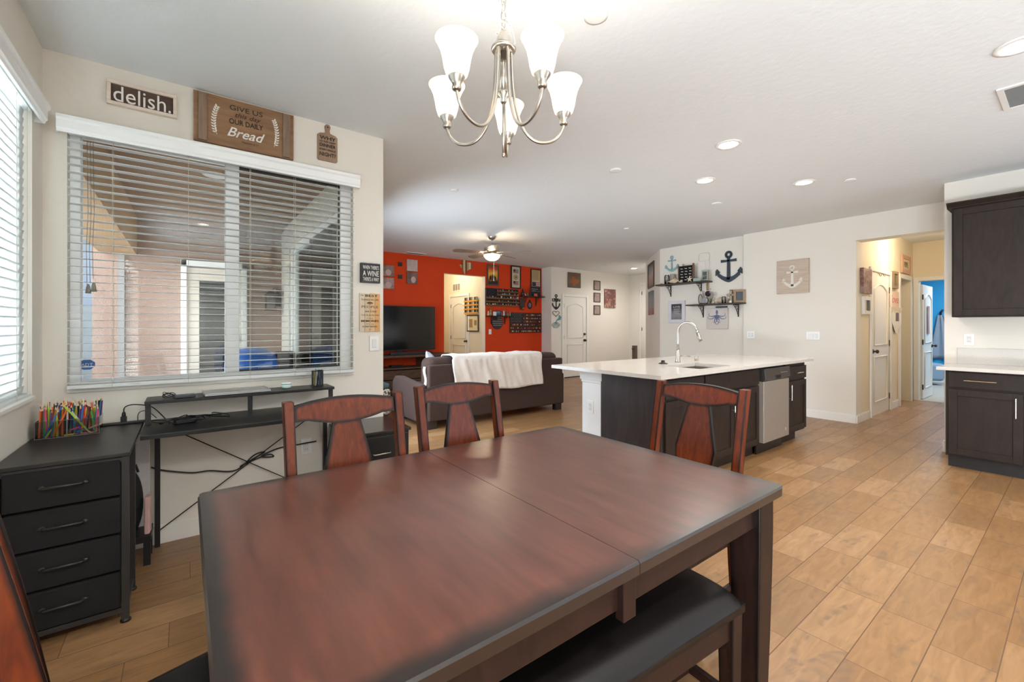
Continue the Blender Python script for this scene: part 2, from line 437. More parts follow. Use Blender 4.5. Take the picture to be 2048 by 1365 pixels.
# floors
struct(MB().box(-0.75, 10.17, -2.75, 3.3, -0.1, 0).box(1.08, 10.3, 3.3, 10.4, -0.1, 0).build('floor', FLOOR))
carp = mat('grey_carpet', '#a9a59c', 0.95, noise=0.12, nscale=200, bump=0.5, bscale=300)
struct(MB().box(10.17, 14.0, -0.6, 3.4, -0.1, 0.004).build('floor_bedroom', carp))
struct(MB().box(-8.0, 1.08, 3.45, 16.0, -0.12, -0.02).box(-8.0, -0.75, -4.0, 3.45, -0.12, -0.02).build('floor_patio', mat('patio_concrete', '#b9b2a8', 0.85, noise=0.06, nscale=8)))
# ceilings
struct(MB().box(-0.75, 14.0, -2.75, 3.3, H, H + 0.1).box(1.08, 10.3, 3.3, 10.4, H, H + 0.1).build('ceiling', CEIL))
struct(MB().box(-0.62, 1.08, 3.45, 7.1, 2.6, 2.72).build('ceiling_patio', mat('patio_ceiling_stucco', '#9a7b60', 0.9, noise=0.08, nscale=100, bump=0.7, bscale=140)))
# left wall with an added rear opening for fill light, and window opening y 0.95..3.11, z .93..2.30
WB, WT = 0.935, 2.388
wallbox('wall_left', [(-0.75, -0.6, -2.75, -2.3, 0, H), (-0.75, -0.6, -0.4, 0.95, 0, H), (-0.75, -0.6, -2.3, -0.4, 2.15, H), (-0.75, -0.6, 3.11, 3.45, 0, H), (-0.75, -0.6, 0.95, 3.11, 0, WB), (-0.75, -0.6, 0.95, 3.11, WT, H)])
# window wall y 3.30..3.45
WX0, WX1 = -0.508, 1.0
wallbox('wall_window', [(-0.6, WX0, 3.3, 3.45, 0, H), (WX1, 1.23, 3.3, 3.45, 0, H), (WX0, WX1, 3.3, 3.45, 0, WB), (WX0, WX1, 3.3, 3.45, WT, H)])
# living room left wall with slider opening y 3.95..6.15
wallbox('wall_living_left', [(1.1, 1.23, 3.45, 3.95, 0, H), (1.1, 1.23, 6.15, 8.22, 0, H), (1.1, 1.23, 3.95, 6.15, 2.3, H)])
# red wall
ro = MB().box(1.1, 4.385, 8.22, 8.35, 0, H).box(5.43, 7.12, 8.22, 8.35, 0, H).box(4.385, 5.43, 8.22, 8.35, 2.42, H).build('wall_red', None, mats=[WALL, REDW])
for p in ro.data.polygons:
    if p.normal.y < -0.9 or (p.normal.y < -0.5): p.material_index = 1
struct(ro)
# hall behind the red wall
wallbox('wall_hall_right', [(5.43, 5.56, 8.35, 10.4, 0, H)], WALLW)
wallbox('wall_hall_back', [(4.0, 5.56, 10.3, 10.4, 0, H)], WALLW)
wallbox('wall_hall_left', [(4.1, 4.2, 8.35, 10.3, 0, H)], WALLW)
# garage-door wall block, front-door wall, diagonal, entry
wallbox('wall_garage', [(7.12, 10.2, 7.86, 8.35, 0, H)])
wallbox('wall_front', [(10.1, 10.25, 5.9, 7.86, 0, H)])
dg_ = MB(); dg_.prism([(7.155, 4.855), (8.3, 6.0), (10.2, 6.0), (10.2, 5.8), (8.4, 5.8), (7.3, 4.7), (7.155, 4.7)], 0, H, axis='z')
struct(dg_.build('wall_diagonal', WALL))
wallbox('wall_shelves', [(7.155, 7.3, 3.285, 4.7, 0, H)])
wallbox('wall_kitchen', [(7.075, 7.3, 1.84, 3.285, 0, H), (7.075, 7.3, 0.88, 1.84, 2.42, H)])
wallbox('wall_cabinets', [(6.19, 7.3, -2.75, 0.88, 0, H)])
# hallway to the bedroom
wallbox('wall_hallway_left', [(7.3, 9.25, 1.84, 1.97, 0, H), (9.95, 10.17, 1.84, 1.97, 0, H), (9.25, 9.95, 1.84, 1.97, 2.07, H)], WALLW)
wallbox('wall_hallway_right', [(7.3, 10.17, 0.75, 0.88, 0, H)], WALLW)
wallbox('wall_hallway_end', [(10.17, 10.3, 1.76, 3.3, 0, H), (10.17, 10.3, -0.5, 0.95, 0, H), (10.17, 10.3, 0.95, 1.76, 2.075, H)], WALLW)
wallbox('wall_closet', [(9.0, 10.17, 3.0, 3.1, 0, H), (9.0, 9.1, 1.97, 3.0, 0, H)], WALLW)
wallbox('wall_bedroom', [(13.85, 14.0, -0.5, 3.3, 0, H), (10.3, 13.85, 3.2, 3.3, 0, H), (10.3, 13.85, -0.6, -0.5, 0, H)], BLUEW)
# wall behind the camera, with an opening made up to let in fill light
wallbox('wall_back', [(-0.75, 3.2, -2.75, -2.6, 0, H), (5.9, 6.19, -2.75, -2.6, 0, H), (3.2, 5.9, -2.75, -2.6, 2.4, H), (3.2, 5.9, -2.75, -2.6, 0, 0.5)])
# patio
wallbox('wall_patio_far', [(onY(184, 600, 6.95).x, 1.1, 6.95, 7.1, -0.02, 2.68)], STUCCO)
struct(MB().box(-0.80, -0.47, 3.46, 6.95, 2.15, 2.72).build('trim_1', STUCCO2))
# baseboards
def baseboard(name, segs):
    b = MB()
    for q in segs: b.box(q[0], q[1], q[2], q[3], 0, 0.10); b.box(q[0] + (0.003 if abs(q[1] - q[0]) < .03 else 0), q[1] - (0.003 if abs(q[1] - q[0]) < .03 else 0), q[2] + (0.003 if abs(q[3] - q[2]) < .03 else 0), q[3] - (0.003 if abs(q[3] - q[2]) < .03 else 0), 0.10, 0.112)
    return struct(b.build(name, TRIM, bev=0.002))
baseboard('baseboard_window', [(-0.6, 1.23, 3.285, 3.3), (1.23, 1.245, 3.285, 3.95)])
baseboard('baseboard_left', [(-0.6, -0.585, -0.4, 3.285)])
baseboard('baseboard_kitchen', [(7.06, 7.075, 1.84, 3.285), (7.14, 7.155, 3.285, 4.85)])
baseboard('baseboard_hallway', [(7.075, 7.66, 1.825, 1.84), (8.71, 9.18, 1.825, 1.84), (6.2, 7.0, 0.88, 0.895)])
baseboard('baseboard_red', [(5.43, 7.12, 8.205, 8.22), (7.105, 7.12, 7.86, 8.205)])
baseboard('baseboard_garage', [(7.12, 7.44, 7.845, 7.86), (8.43, 10.1, 7.845, 7.86), (10.085, 10.1, 7.35, 7.845)])
baseboard('baseboard_bedroom', [(13.835, 13.85, -0.5, 3.2)])

# ------------------------------------------------------------------ doors
def panel_door(name, w, h, loc, rz, knob_side=1, arch=True, deadbolt=False, hinge=True, frame=True, m=DOORW, fw=0.06):
    """two-panel moulded door, face at local y=0 looking to -y, centred on x"""
    r = bpy.data.objects.new(name, None); COL.objects.link(r); r.location = loc; r.rotation_euler = (0, 0, rz); struct(r)
    b = MB(); b.box(-w / 2, w / 2, 0, 0.035, 0.012, h)
    b.build('door_slab', m, r, bev=0.002)
    # mouldings
    mo = MB(); s = 0.11 * w / 0.75; t = 0.013
    def loop(pts): mo.tube([(x, -0.002, z) for x, z in pts], t, 6, closed=True)
    x0, x1 = -w / 2 + s, w / 2 - s
    zb, zt = 1.0 * h / 2.03, h - 0.16
    pts = [(x0, zb), (x1, zb)]
    if arch:
        pts += [(x1, zt - 0.09)] + [(x0 + (x1 - x0) * (1 - k / 10), zt - 0.09 + 0.09 * math.sin(PI * k / 10)) for k in range(1, 10)] + [(x0, zt - 0.09)]
    else: pts += [(x1, zt), (x0, zt)]
    loop(pts); loop([(x0, 0.2), (x1, 0.2), (x1, zb - 0.17), (x0, zb - 0.17)])
    mo.build('panel_moulding', m, r, smooth=True)
    kb = MB(); kx = knob_side * (w / 2 - 0.07)
    kb.cyl((kx, 0, 0.93), (kx, -0.012, 0.93), 0.032); kb.cyl((kx, -0.01, 0.93), (kx, -0.045, 0.93), 0.012)
    kb.ell((kx, -0.055, 0.93), (0.028, 0.02, 0.028))
    kb.build('door_knob', DARKM, r, smooth=True)
    if deadbolt:
        MB().cyl((kx, 0, 1.09), (kx, -0.03, 1.09), 0.03).build('deadbolt', DARKM, r, smooth=False)
    if hinge:
        for z in (0.22, h / 2, h - 0.22):
            MB().box(-knob_side * (w / 2 + 0.006), -knob_side * (w / 2 - 0.012), -0.008, 0.01, z - 0.045, z + 0.045).build('hinge', DARKM, r)
    if frame:
        f = MB()
        for sx in (-1, 1): f.box(sx * (w / 2 + 0.008), sx * (w / 2 + 0.008 + fw), -0.022, 0.0, 0, h + 0.01 + fw)
        f.box(-(w / 2 + 0.008), w / 2 + 0.008, -0.022, 0.0, h + 0.01, h + 0.01 + fw)
        f.build('door_frame', TRIM, r, bev=0.004)
    return r
panel_door('door_1', 0.80, 2.03, (7.935, 7.858, 0), 0, 1, deadbolt=True)           # garage door
panel_door('door_2', 0.84, 2.02, (5.428, 9.38, 0), -PI / 2, 1)                        # hall behind red wall
panel_door('door_3', 0.93, 2.06, (8.19, 1.838, 0), 0, -1)                              # hallway, left wall
# front door at the entry, seen edge-on
fd = panel_door('door_4', 0.95, 2.43, (10.098, 6.95, 0), -PI / 2, 1)
struct(MB().box(7.56, 8.34, 7.835, 7.858, 0, 0.02).build('trim_2', BLACK))
# bedroom door standing open and its frame
dr = panel_door('door_5', 0.78, 2.02, (10.71, 1.735, 0), 0, 1, frame=False)
fr = MB().box(10.14, 10.17, 1.76, 1.83, 0, 2.14).box(10.14, 10.17, 0.9, 0.95, 0, 2.14).box(10.14, 10.17, 0.95, 1.76, 2.075, 2.14)
struct(fr.build('trim_3', TRIM, bev=0.003))
fr2 = MB().box(9.18, 9.25, 1.815, 1.84, 0, 2.14).box(9.95, 10.02, 1.815, 1.84, 0, 2.14).box(9.25, 9.95, 1.815, 1.84, 2.07, 2.14)
struct(fr2.build('trim_4', TRIM, bev=0.003))
dd = panel_door('door_6', 0.68, 2.03, (9.90, 2.36, 0), rad(90), -1, frame=False)
# patio back door (half-lite) on the far patio wall
pd = bpy.data.objects.new('door_7', None); COL.objects.link(pd); pd.location = (onY(430, 600, 6.94).x, 6.94, 0); struct(pd)
pw = onY(497, 600, 6.94).x - onY(366, 600, 6.94).x
f = MB()
for sx in (-1, 1): f.box(sx * pw / 2, sx * (pw / 2 - 0.06), -0.05, 0, 0, 2.13)
f.box(-pw / 2, pw / 2, -0.05, 0, 2.05, 2.13); f.build('door_frame', VINYL, pd, bev=0.004)
f = MB(); hw = pw / 2 - 0.06
f.box(-hw, -hw + 0.13, -0.02, 0, 0.02, 2.04).box(hw - 0.13, hw, -0.02, 0, 0.02, 2.04).box(-hw + .13, hw - .13, -0.02, 0, 1.88, 2.04).box(-hw + .13, hw - .13, -0.02, 0, 0.02, 0.3)
f.build('door_slab', mat('beige_door_paint', '#ddd3c4', 0.45), pd, bev=0.003)
MB().box(-hw + .13, hw - .13, -0.012, -0.004, 0.3, 1.88).build('door_glass', mat('dark_glass', '#14191c', 0.08, spec=0.6), pd)
for z in (0.95, 1.12): MB().cyl((hw - .065, -0.02, z), (hw - .065, -0.06, z), 0.028).build('door_knob', NICKEL, pd, bev=0.004)

# ------------------------------------------------------------------ windows and blinds
def window(name, x0, x1, z0, z1, loc, rz, mull=True, sash_right=True):
    """frame in local coordinates: face toward -y"""
    r = bpy.data.objects.new(name, None); COL.objects.link(r); r.location = loc; r.rotation_euler = (0, 0, rz); struct(r)
    f = MB(); t = 0.078; tl = 0.045 if mull else 0.05; tv = 0.05
    f.box(x0, x0 + tl, 0.05, 0.12, z0, z1).box(x1 - t, x1, 0.05, 0.12, z0, z1).box(x0 + tl, x1 - t, 0.05, 0.12, z0, z0 + tv).box(x0 + tl, x1 - t, 0.05, 0.12, z1 - tv, z1)
    if mull:
        xm = 0.244
        f.box(xm - 0.038, xm + 0.038, 0.045, 0.12, z0 + tv, z1 - tv)
    f.build('window_frame', VINYL, r, bev=0.004)
    f = MB().box(x0, x1, -0.015, 0.05, z0 - 0.012, z0 + 0.008); f.build('window_sill', TRIM, r, bev=0.003)
    MB().box(x0 + tl, x1 - t, 0.085, 0.089, z0 + tv, z1 - tv).build('pane', GLASS, r)
    if mull:
        s = MB(); q = 0.012
        s.box(xm + .038, x1 - t, 0.07, 0.085, z1 - tv - q, z1 - tv).box(x1 - t - q, x1 - t, 0.07, 0.085, z0 + tv, z1 - tv).box(xm + .038, x1 - t, 0.07, 0.085, z0 + tv, z0 + tv + q)
        s.build('screen_frame', mat('dark_screen_frame', '#3b3d3c', 0.5), r)
        # insect screen mesh over the right sash
        sc = glass_thin('insect_screen', (0.74, 0.75, 0.74))
        MB().box(xm + .038, x1 - t - q, 0.076, 0.078, z0 + tv + q, z1 - tv - q).build('insect_screen', sc, r)
    return r
window('window_1', WX0, WX1, WB, WT, (0, 3.3, 0), 0)
window('window_2', 0.95, 3.11, WB, WT, (-0.6, 0, 0), PI / 2, mull=False)
# living room slider in the patio side wall
sl = bpy.data.objects.new('window_3', None); COL.objects.link(sl); sl.location = (1.1, 0, 0); struct(sl)
f = MB()
f.box(-0.02, 0.1, 3.95, 4.02, 0, 2.3).box(-0.02, 0.1, 6.08, 6.15, 0, 2.3).box(-0.02, 0.1, 4.02, 6.08, 2.22, 2.3).box(-0.02, 0.1, 4.02, 6.08, 0, 0.05)
f.box(0.0, 0.05, 5.0, 5.1, 0.05, 2.22).box(0.0, 0.05, 5.98, 6.08, 0.05, 2.22).box(0.0, 0.05, 4.02, 4.12, 0.05, 2.22)
f.build('window_frame', VINYL, sl, bev=0.004)
MB().box(0.02, 0.025, 4.02, 6.08, 0.05, 2.22).build('pane', GLASS, sl)
vb = thing('slider_backing', 'added pale grey panel lightening the living room slider, seen through the dining window', 'blind', (1.17, 0, 0))
for k in range(13): MB().box(-.004, .004, 4.95 + .085 * k, 4.95 + .085 * k + .082, .06, 2.2).build('backing_strip', mat('pale_backing', '#d5d8da', .6), vb)  # pale strips added behind the glass so the slider looks lighter
MB().box(-.02, .02, 4.0, 6.1, 2.2, 2.24).build('head_rail', VINYL, vb)
# exterior trim boards around the slider
struct(MB().box(1.06, 1.1, 3.46, 3.95, 0, 2.6).box(1.06, 1.1, 6.15, 6.5, 0, 2.6).box(1.06, 1.1, 3.95, 6.15, 2.3, 2.6).build('trim_5', mat('exterior_white_trim', '#e6dfd2', 0.6)))
# sliding screen door standing in the slider track
sd = thing('screen_door', 'black framed sliding screen door on the patio side of the living room slider', 'screen door', (1.065, 4.0, 0))
MB().box(-.02, .0, 0, .04, .03, 2.2).box(-.02, .0, .9, .94, .03, 2.2).box(-.02, .0, .04, .9, 2.16, 2.2).box(-.02, .0, .04, .9, .03, .08).build('screen_frame', mat('dark_bronze', '#3c3a38', .5), sd)
MB().box(-.011, -.009, .04, .9, .08, 2.16).build('screen_mesh', glass_thin('insect_screen'), sd)

def blind(root, x0, x1, z0, z1, tilt, slat_m, pitch=0.0418, cords=(0.13, 0.45, 0.75)):
    n = int((z1 - z0 - 0.03) / pitch); s = MB()
    dy = 0.0245 * math.cos(tilt); dz = 0.0245 * math.sin(tilt)
    for i in range(n):
        z = z0 + 0.035 + i * pitch
        q = 0.0018
        vs = []
        for x in (x0, x1):
            for (a, b) in ((-1, 0), (0, 1), (1, 0), (0, -1)):
                pass
        xs = (x0, x1)
        vs = [(xs[0], -dy, z - dz), (xs[1], -dy, z - dz), (xs[1], 0, z + 0.0014), (xs[0], 0, z + 0.0014), (xs[1], dy, z + dz), (xs[0], dy, z + dz)]
        lo = [(a, b, c - 0.0022) for a, b, c in vs]
        s._add(vs + lo, [(0, 1, 2, 3), (3, 2, 4, 5), (6, 9, 8, 7), (9, 11, 10, 8), (0, 6, 7, 1), (5, 4, 10, 11), (0, 3, 9, 6), (3, 5, 11, 9), (1, 7, 8, 2), (2, 8, 10, 4)])
    s.build('slats', slat_m, root)
    MB().box(x0, x1, -0.026, 0.026, z0, z0 + 0.022).build('bottom_rail', slat_m, root, bev=0.004)
    c = MB()
    for t in cords:
        x = x0 + (x1 - x0) * t
        for y in (-0.026, 0.026): c.cyl((x, y, z0), (x, y, z1), 0.0011, n=5)
    c.build('ladder_cords', mat('blind_cord', '#c9c2ae', 0.8), root)
    b = MB().box(x0, x1, -0.03, 0.03, z1 - 0.045, z1); b.build('head_rail', VINYL, root)
def valance(root, x0, x1, z0, z1, yf, m):
    pr = [(0, z0), (-0.012, z0), (-0.016, z0 + .012), (-0.022, z0 + .02), (-0.022, z1 - .028), (-0.032, z1 - .018), (-0.032, z1), (0, z1)]
    b = MB(); b.prism([(yf + a, z) for a, z in pr], x0, x1, axis='x'); 
    for x in (x0, x1): b.box(x - .004, x + .004, yf, 0, z0, z1)
    b.build('valance', m, root, bev=0.0015)
SLAT = translucent('blind_slat', '#f7f8f6', 0.30, 0.45)
SLATL = translucent('blind_slat_dimmed', '#e6e9e8', 0.24, 0.45)  # slat copy darkened and less translucent so the bright window does not burn out
b1 = thing('window_blind', 'open white horizontal blind in the dining window under the wooden signs', 'blind', (0, 3.27, 0))
blind(b1, WX0 + .006, WX1 - .006, 0.945, 2.378, rad(0.5), SLAT, cords=(0.12, 0.345, 0.56, 0.735, 0.93))
valance(b1, WX0 - 0.03, WX1 + 0.03, 2.305, 2.392, -0.025, VINYL)
cd = MB()
for k in range(3):
    x = WX0 + 0.085 + 0.012 * k
    cd.tube([(x, -0.03, 2.28), (x + 0.004, -0.032, 1.9), (x - 0.003, -0.031, 1.7), (x, -0.032, 1.5 + .02 * k)], 0.0012, 5)
cd.build('pull_cords', mat('blind_cord'if False else 'cord_brown', '#6b6255', 0.8), b1)
for k, z in enumerate((1.46, 1.47)):
    MB().lathe([(0.004, 0.05), (0.009, 0.03), (0.012, 0.0)], (WX0 + 0.09 + 0.022 * k, -0.035, z)).build('cord_tassel', mat('tassel_wood', '#8a8475', 0.6), b1, smooth=True)
b2 = thing('window_blind', 'closed white horizontal blind over the bright left side window', 'blind', (-0.63, 0, 0), PI / 2)
blind(b2, 0.956, 3.104, 0.935, 2.378, rad(-80), SLATL, pitch=0.0418, cords=(0.05, 0.3, 0.6, 0.9, 0.975))
valance(b2, 0.9, 3.15, 2.30, 2.392, -0.055, VINYL)

# ------------------------------------------------------------------ outside
yard = MB()
struct(MB().box(-3.2, -3.1, 3, 14, 0, 1.75).build('wall_yard', mat('yard_block_wall', '#d9d4c8', 0.9, noise=0.05, nscale=10, bump=0.3)))
struct(MB().box(-8, 1.1, 14, 14.2, 0, 1.75).build('wall_yard_back', mat('yard_block_wall', '#d9d4c8', 0.9)))
nh = thing('neighbour_house', 'pale neighbouring house with slate blue roof beyond the patio', 'house', (-4.2, 17.5, 0))
MB().box(-3, 3, -2, 2, 0, 3.6).build('wall', mat('pale_house_stucco', '#dfdde0', 0.9), nh)
MB().prism([(-3.4, 3.6), (3.4, 3.6), (0, 5.2)], -2.3, 2.3).build('roof', mat('slate_roof', '#4a5766', 0.8, noise=0.15, nscale=20), nh)
# cooler or bin on the patio (rounded blue top) with black wheeled stand
cl = thing('patio_bin', 'rounded blue plastic drum seen through the dining window', 'bin', (0.62, 5.9, 0))
MB().lathe([(0.02, 1.04), (0.15, 1.02), (0.25, 0.95), (0.27, 0.85), (0.27, 0.5), (0.27, 0.0)][::-1], (0, 0, 0), 28).build('body', mat('blue_plastic', '#2b66b8', 0.35), cl, smooth=True)
MB().box(.25, .45, -.08, .1, 0, .98).build('side_box', mat('black_tub', '#23262b', 0.5), cl, bev=0.02)
# wall lantern on the far patio wall
L0 = onY(545, 600, 6.9)
la = thing('wall_lantern', 'black carriage lantern on the stucco patio wall', 'wall lamp', (L0.x, 6.95, 1.52))
MB().box(.05, .11, -.02, 0, .05, .3).build('back_plate', BLACKM, la, bev=.004)
MB().tube([(.08, -.02, .18), (.08, -.08, .26), (0.02, -.14, .3), (-.04, -.16, .26)], .009).build('arm', BLACKM, la, smooth=True)
c = MB()
for sx in (-1, 1):
    for sy in (-1, 1): c.box(-.04 + sx * .055 - .005, -.04 + sx * .055 + .005, -.16 + sy * .055 - .005, -.16 + sy * .055 + .005, 0, .2)
c.box(-.105, .025, -.225, -.095, -.012, 0); c.prism([(-.115, .2), (.035, .2), (-.04, .27)], -.23, -.09); c.build('cage', BLACKM, la)
MB().box(-.09, .01, -.21, -.11, .005, .195).build('lantern_glass', glass_thin('lantern_glass', (.8, .85, .88)), la)
for k, (px, py, w) in enumerate(((430, 350, 34), (402, 467, 16))):
    p = onZ(px, py, 2.6); 
    o = MB().lathe([(0.075, -0.012), (0.09, -0.008), (0.095, 0)], (0, 0, 0), 28).build('ceiling_light', WHITEP, smooth=True)
    tag(o, ('nearer', 'farther')[k] + ' round white flush light on the patio ceiling', 'ceiling light', 'patio ceiling lights', loc=(p.x, p.y, 2.6))
# downspout
tag(MB().box(-.03, .03, -.04, 0, 0, 2.3).build('downspout', mat('downspout_metal', '#8f8b88', .5)), 'thin grey downspout on the stucco wall outside the dining window', 'downspout', loc=(onY(243, 600, 6.94).x, 6.94, 0))
# security window sticker
st = thing('security_sticker', 'blue octagonal security sticker in the lower left window corner', 'sticker', (onY(174, 730, 3.38).x, 3.38, onY(174, 730, 3.38).z))
MB().prism([(0.036 * math.cos(rad(22.5 + 45 * k)), 0.030 * math.sin(rad(22.5 + 45 * k))) for k in range(8)], -0.001, 0.001).build('plate', mat('sticker_blue', '#1f5fa8', .4), st)
text('ADT', WHITE, st, 0, 0, w=0.048, y=-0.003)
# ================================================================== DINING TABLE, CHAIRS, BENCH
TX0, TX1, TY0, TY1, TZ = 0.03, 1.575, 0.597, 1.672, 0.76
XM = 0.805
t = thing('dining_table', 'dark reddish wood dining table with a centre seam and square legs', 'table', ((TX0 + TX1) / 2, (TY0 + TY1) / 2, 0))
cx, cy = (TX0 + TX1) / 2, (TY0 + TY1) / 2
def top_half(xa, xb, left):
    r = 0.028; pts = []
    ya, yb = TY0 - cy, TY1 - cy
    if left:
        pts = [(xb, ya), (xb, yb), (xa + r, yb)]
        pts += [(xa + r - r * math.sin(rad(a)), yb - r + r * math.cos(rad(a))) for a in (30, 60)] + [(xa, yb - r), (xa, ya + r)]
        pts += [(xa + r - r * math.cos(rad(a)), ya + r - r * math.sin(rad(a))) for a in (30, 60)] + [(xa + r, ya)]
    else:
        pts = [(xa, yb), (xa, ya), (xb - r, ya)]
        pts += [(xb - r + r * math.sin(rad(a)), ya + r - r * math.cos(rad(a))) for a in (30, 60)] + [(xb, ya + r), (xb, yb - r)]
        pts += [(xb - r + r * math.cos(rad(a)), yb - r + r * math.sin(rad(a))) for a in (30, 60)] + [(xb - r, yb)]
    b = MB(); n = len(pts)
    def ins(d):
        o = []
        for x, y in pts:
            if left: x2 = max(x, xa + d)
            else: x2 = min(x, xb - d)
            o.append((x2, min(max(y, ya + d), yb - d)))
        return o
    i1 = ins(0.07)
    z0, z1 = TZ - 0.030, TZ
    i0 = ins(0.004)
    vs = [(x, y, z0) for x, y in pts] + [(x, y, z1 - 0.006) for x, y in pts] + [(x, y, z1) for x, y in i0] + [(x, y, z1) for x, y in i1]
    fs = [tuple(range(n))] + [(k, (k + 1) % n, n + (k + 1) % n, n + k) for k in range(n)] + [(n + k, n + (k + 1) % n, 2 * n + (k + 1) % n, 2 * n + k) for k in range(n)] + [(2 * n + k, 2 * n + (k + 1) % n, 3 * n + (k + 1) % n, 3 * n + k) for k in range(n)] + [tuple(range(3 * n, 4 * n))]
    b._add(vs, fs, burn=[1] * (3 * n) + [0] * n)
    # seam end keeps the red colour
    for k in range(n):
        if abs(pts[k][0] - (xb if left else xa)) < 1e-6: b.b[2 * n + k] = 0.6 if abs(abs(pts[k][1]) - (yb)) < 1e-6 else 0
    return b
for o in (top_half(TX0 - cx, XM - cx - 0.0008, True).build('tabletop', TABLEW, t), top_half(XM - cx + 0.0008, TX1 - cx, False).build('tabletop', TABLEW, t)): pass
ap = 0.045
for (xa, xb) in ((TX0 - cx + ap, XM - cx - .001), (XM - cx + .001, TX1 - cx - ap)):
    b = MB(); b.box(xa, xb, TY0 - cy + ap, TY0 - cy + ap + .022, .635, .73).box(xa, xb, TY1 - cy - ap - .022, TY1 - cy - ap, .635, .73)
    xe = xa if xa < -.5 else xb; b.box(xe - .011, xe + .011, TY0 - cy + ap + .022, TY1 - cy - ap - .022, .635, .73)
    b.build('apron', DARKW, t, bev=.002)
for sy in (-1, 1): MB().box(XM - cx - .022, XM - cx + .022, sy * (cy - TY0 - ap + .006) - .012, sy * (cy - TY0 - ap + .006) + .012, .615, .725).build('apron_block', DARKW, t, bev=.002)
for sx in (-1, 1):
    for sy in (-1, 1):
        px_, py_ = sx * ((TX1 - TX0) / 2 - .075), sy * ((TY1 - TY0) / 2 - .075)
        MB().strip([(px_, py_, 0, .72), (px_, py_, .25, .86), (px_, py_, .5, .97), (px_, py_, .62, 1), (px_, py_, .73, 1)], .098, .098).build('leg', DARKW, t, bev=.003)

def chair_proto():
    r = thing('dining_chair', '', 'chair')
    # back posts, curved backwards
    W2 = 0.205
    for sx in (-1, 1):
        path = []
        for k in range(17):
            z = 1.0 * k / 16
            y = 0.19 + (0.0 if z < .42 else 0.10 * ((z - .42) / .58) ** 1.25) + 0.05 * max(0, (.42 - z) / .42) ** 1.6
            path.append((sx * (W2 + 0.006 * z), y, z))
        MB().strip(path, .036, .044).build('back_post', CHAIRW, r, bev=.003)
    def yb(z): return 0.19 + 0.10 * max(0, (z - .42) / .58) ** 1.25
    def plate(st, t, burn, vertical, cv):
        b = MB(); vs = []; bn = []; m_ = len(st)
        for k, (s_, lo, hi) in enumerate(st):
            for j, q in enumerate((lo, lo + burn, hi - burn, hi)):
                x, z = (q, s_) if vertical else (s_, q)
                for sg in (-1, 1):
                    vs.append((x, cv(x, z) + sg * t, z)); bn.append(1.0 if j in (0, 3) or k in (0, m_ - 1) else 0.0)
        fs = []
        for k in range(m_ - 1):
            for j in range(3):
                for sg in (0, 1):
                    a = k * 8 + j * 2 + sg; fs.append((a, a + 2, a + 10, a + 8))
            fs.append((k * 8, k * 8 + 1, k * 8 + 9, k * 8 + 8)); fs.append((k * 8 + 6, k * 8 + 7, k * 8 + 15, k * 8 + 14))
        for k in (0, m_ - 1):
            for j in range(3): a = k * 8 + j * 2; fs.append((a, a + 1, a + 3, a + 2))
        return b._add(vs, fs, burn=bn)
    # arched top rail
    st = []; n = 16
    for k in range(n + 1):
        u = -1 + 2 * k / n
        if k in (1, n - 1): u = math.copysign(.93, u)
        x = u * (W2 - 0.014); st.append((x, 0.925 - 0.024 * max(0, 1 - (u * 1.3) ** 2), 0.982 + 0.020 * (1 - u * u)))
    plate(st, .012, .016, False, lambda x, z: yb(z) + .016 * (1 - (x / W2) ** 2)).build('top_rail', CHAIRW, r)
    def hwid(z): return .054 + (.100 - .054) * (.905 - z) / .205 if z > .70 else .072 + (.028) * (z - .50) / .20
    st = [(z, -hwid(z), hwid(z)) for z in (.50, .52, .58, .64, .70, .74, .79, .84, .89, .908)]
    plate(st, .009, .018, True, lambda x, z: yb(z) + .014).build('splat', CHAIRW, r)
    MB().box(-W2 + .016, W2 - .016, .185, .208, .455, .51).build('lower_rail', CHAIRW, r, bev=.003)
    # seat
    s = MB()
    def seat(u, v):
        x = (u - .5) * 2; y = (v - .5) * 2
        wx = .225 + .0 * y
        e = min(1, (1 - abs(x) ** 4)) * min(1, (1 - abs(y) ** 4))
        return (x * wx, -.02 + y * .205, .425 + .03 * max(0, e) ** .4)
    s.grid(seat, 16, 16); s.box(-.222, .222, -.222, .182, .40, .424)
    s.build('seat_cushion', LEATHER, r, smooth=True)
    b = MB(); b.box(-.205, .205, -.205, -.185, .34, .40).box(-.205, -.185, -.185, .17, .34, .40).box(.185, .205, -.185, .17, .34, .40).box(-.185, .185, .165, .185, .34, .40)
    b.build('seat_frame', DARKW, r, bev=.003)
    for sx in (-1, 1): MB().strip([(sx * .195, -.195, 0, .8), (sx * .195, -.195, .40, 1)], .04, .04).build('front_leg', DARKW, r, bev=.003)
    b = MB(); b.box(-.205, -.187, -.18, .21, .14, .165).box(.187, .205, -.18, .21, .14, .165).box(-.187, .187, -.012, .012, .142, .163); b.build('stretcher', DARKW, r, bev=.003)
    return r
cp = chair_proto()
CH = [((0.515, 1.50), 0, 'dark wood dining chair behind the table nearest the desk, back toward the window'),
      ((1.078, 1.585), 0, 'dark wood dining chair behind the table, in front of the sofa'),
      ((1.70, 1.128), -90, 'dark wood dining chair at the far right end of the table, before the island'),
      ((0.005, 1.145), 105, 'dark wood dining chair at the near left corner, cut off by the photo edge')]
for i, (p, a, lb) in enumerate(CH):
    o = cp if i == 0 else copy_tree(cp)
    o.location = (p[0], p[1], 0); o.rotation_euler = (0, 0, rad(a)); o['label'] = lb; o['group'] = 'dining chairs around the table'
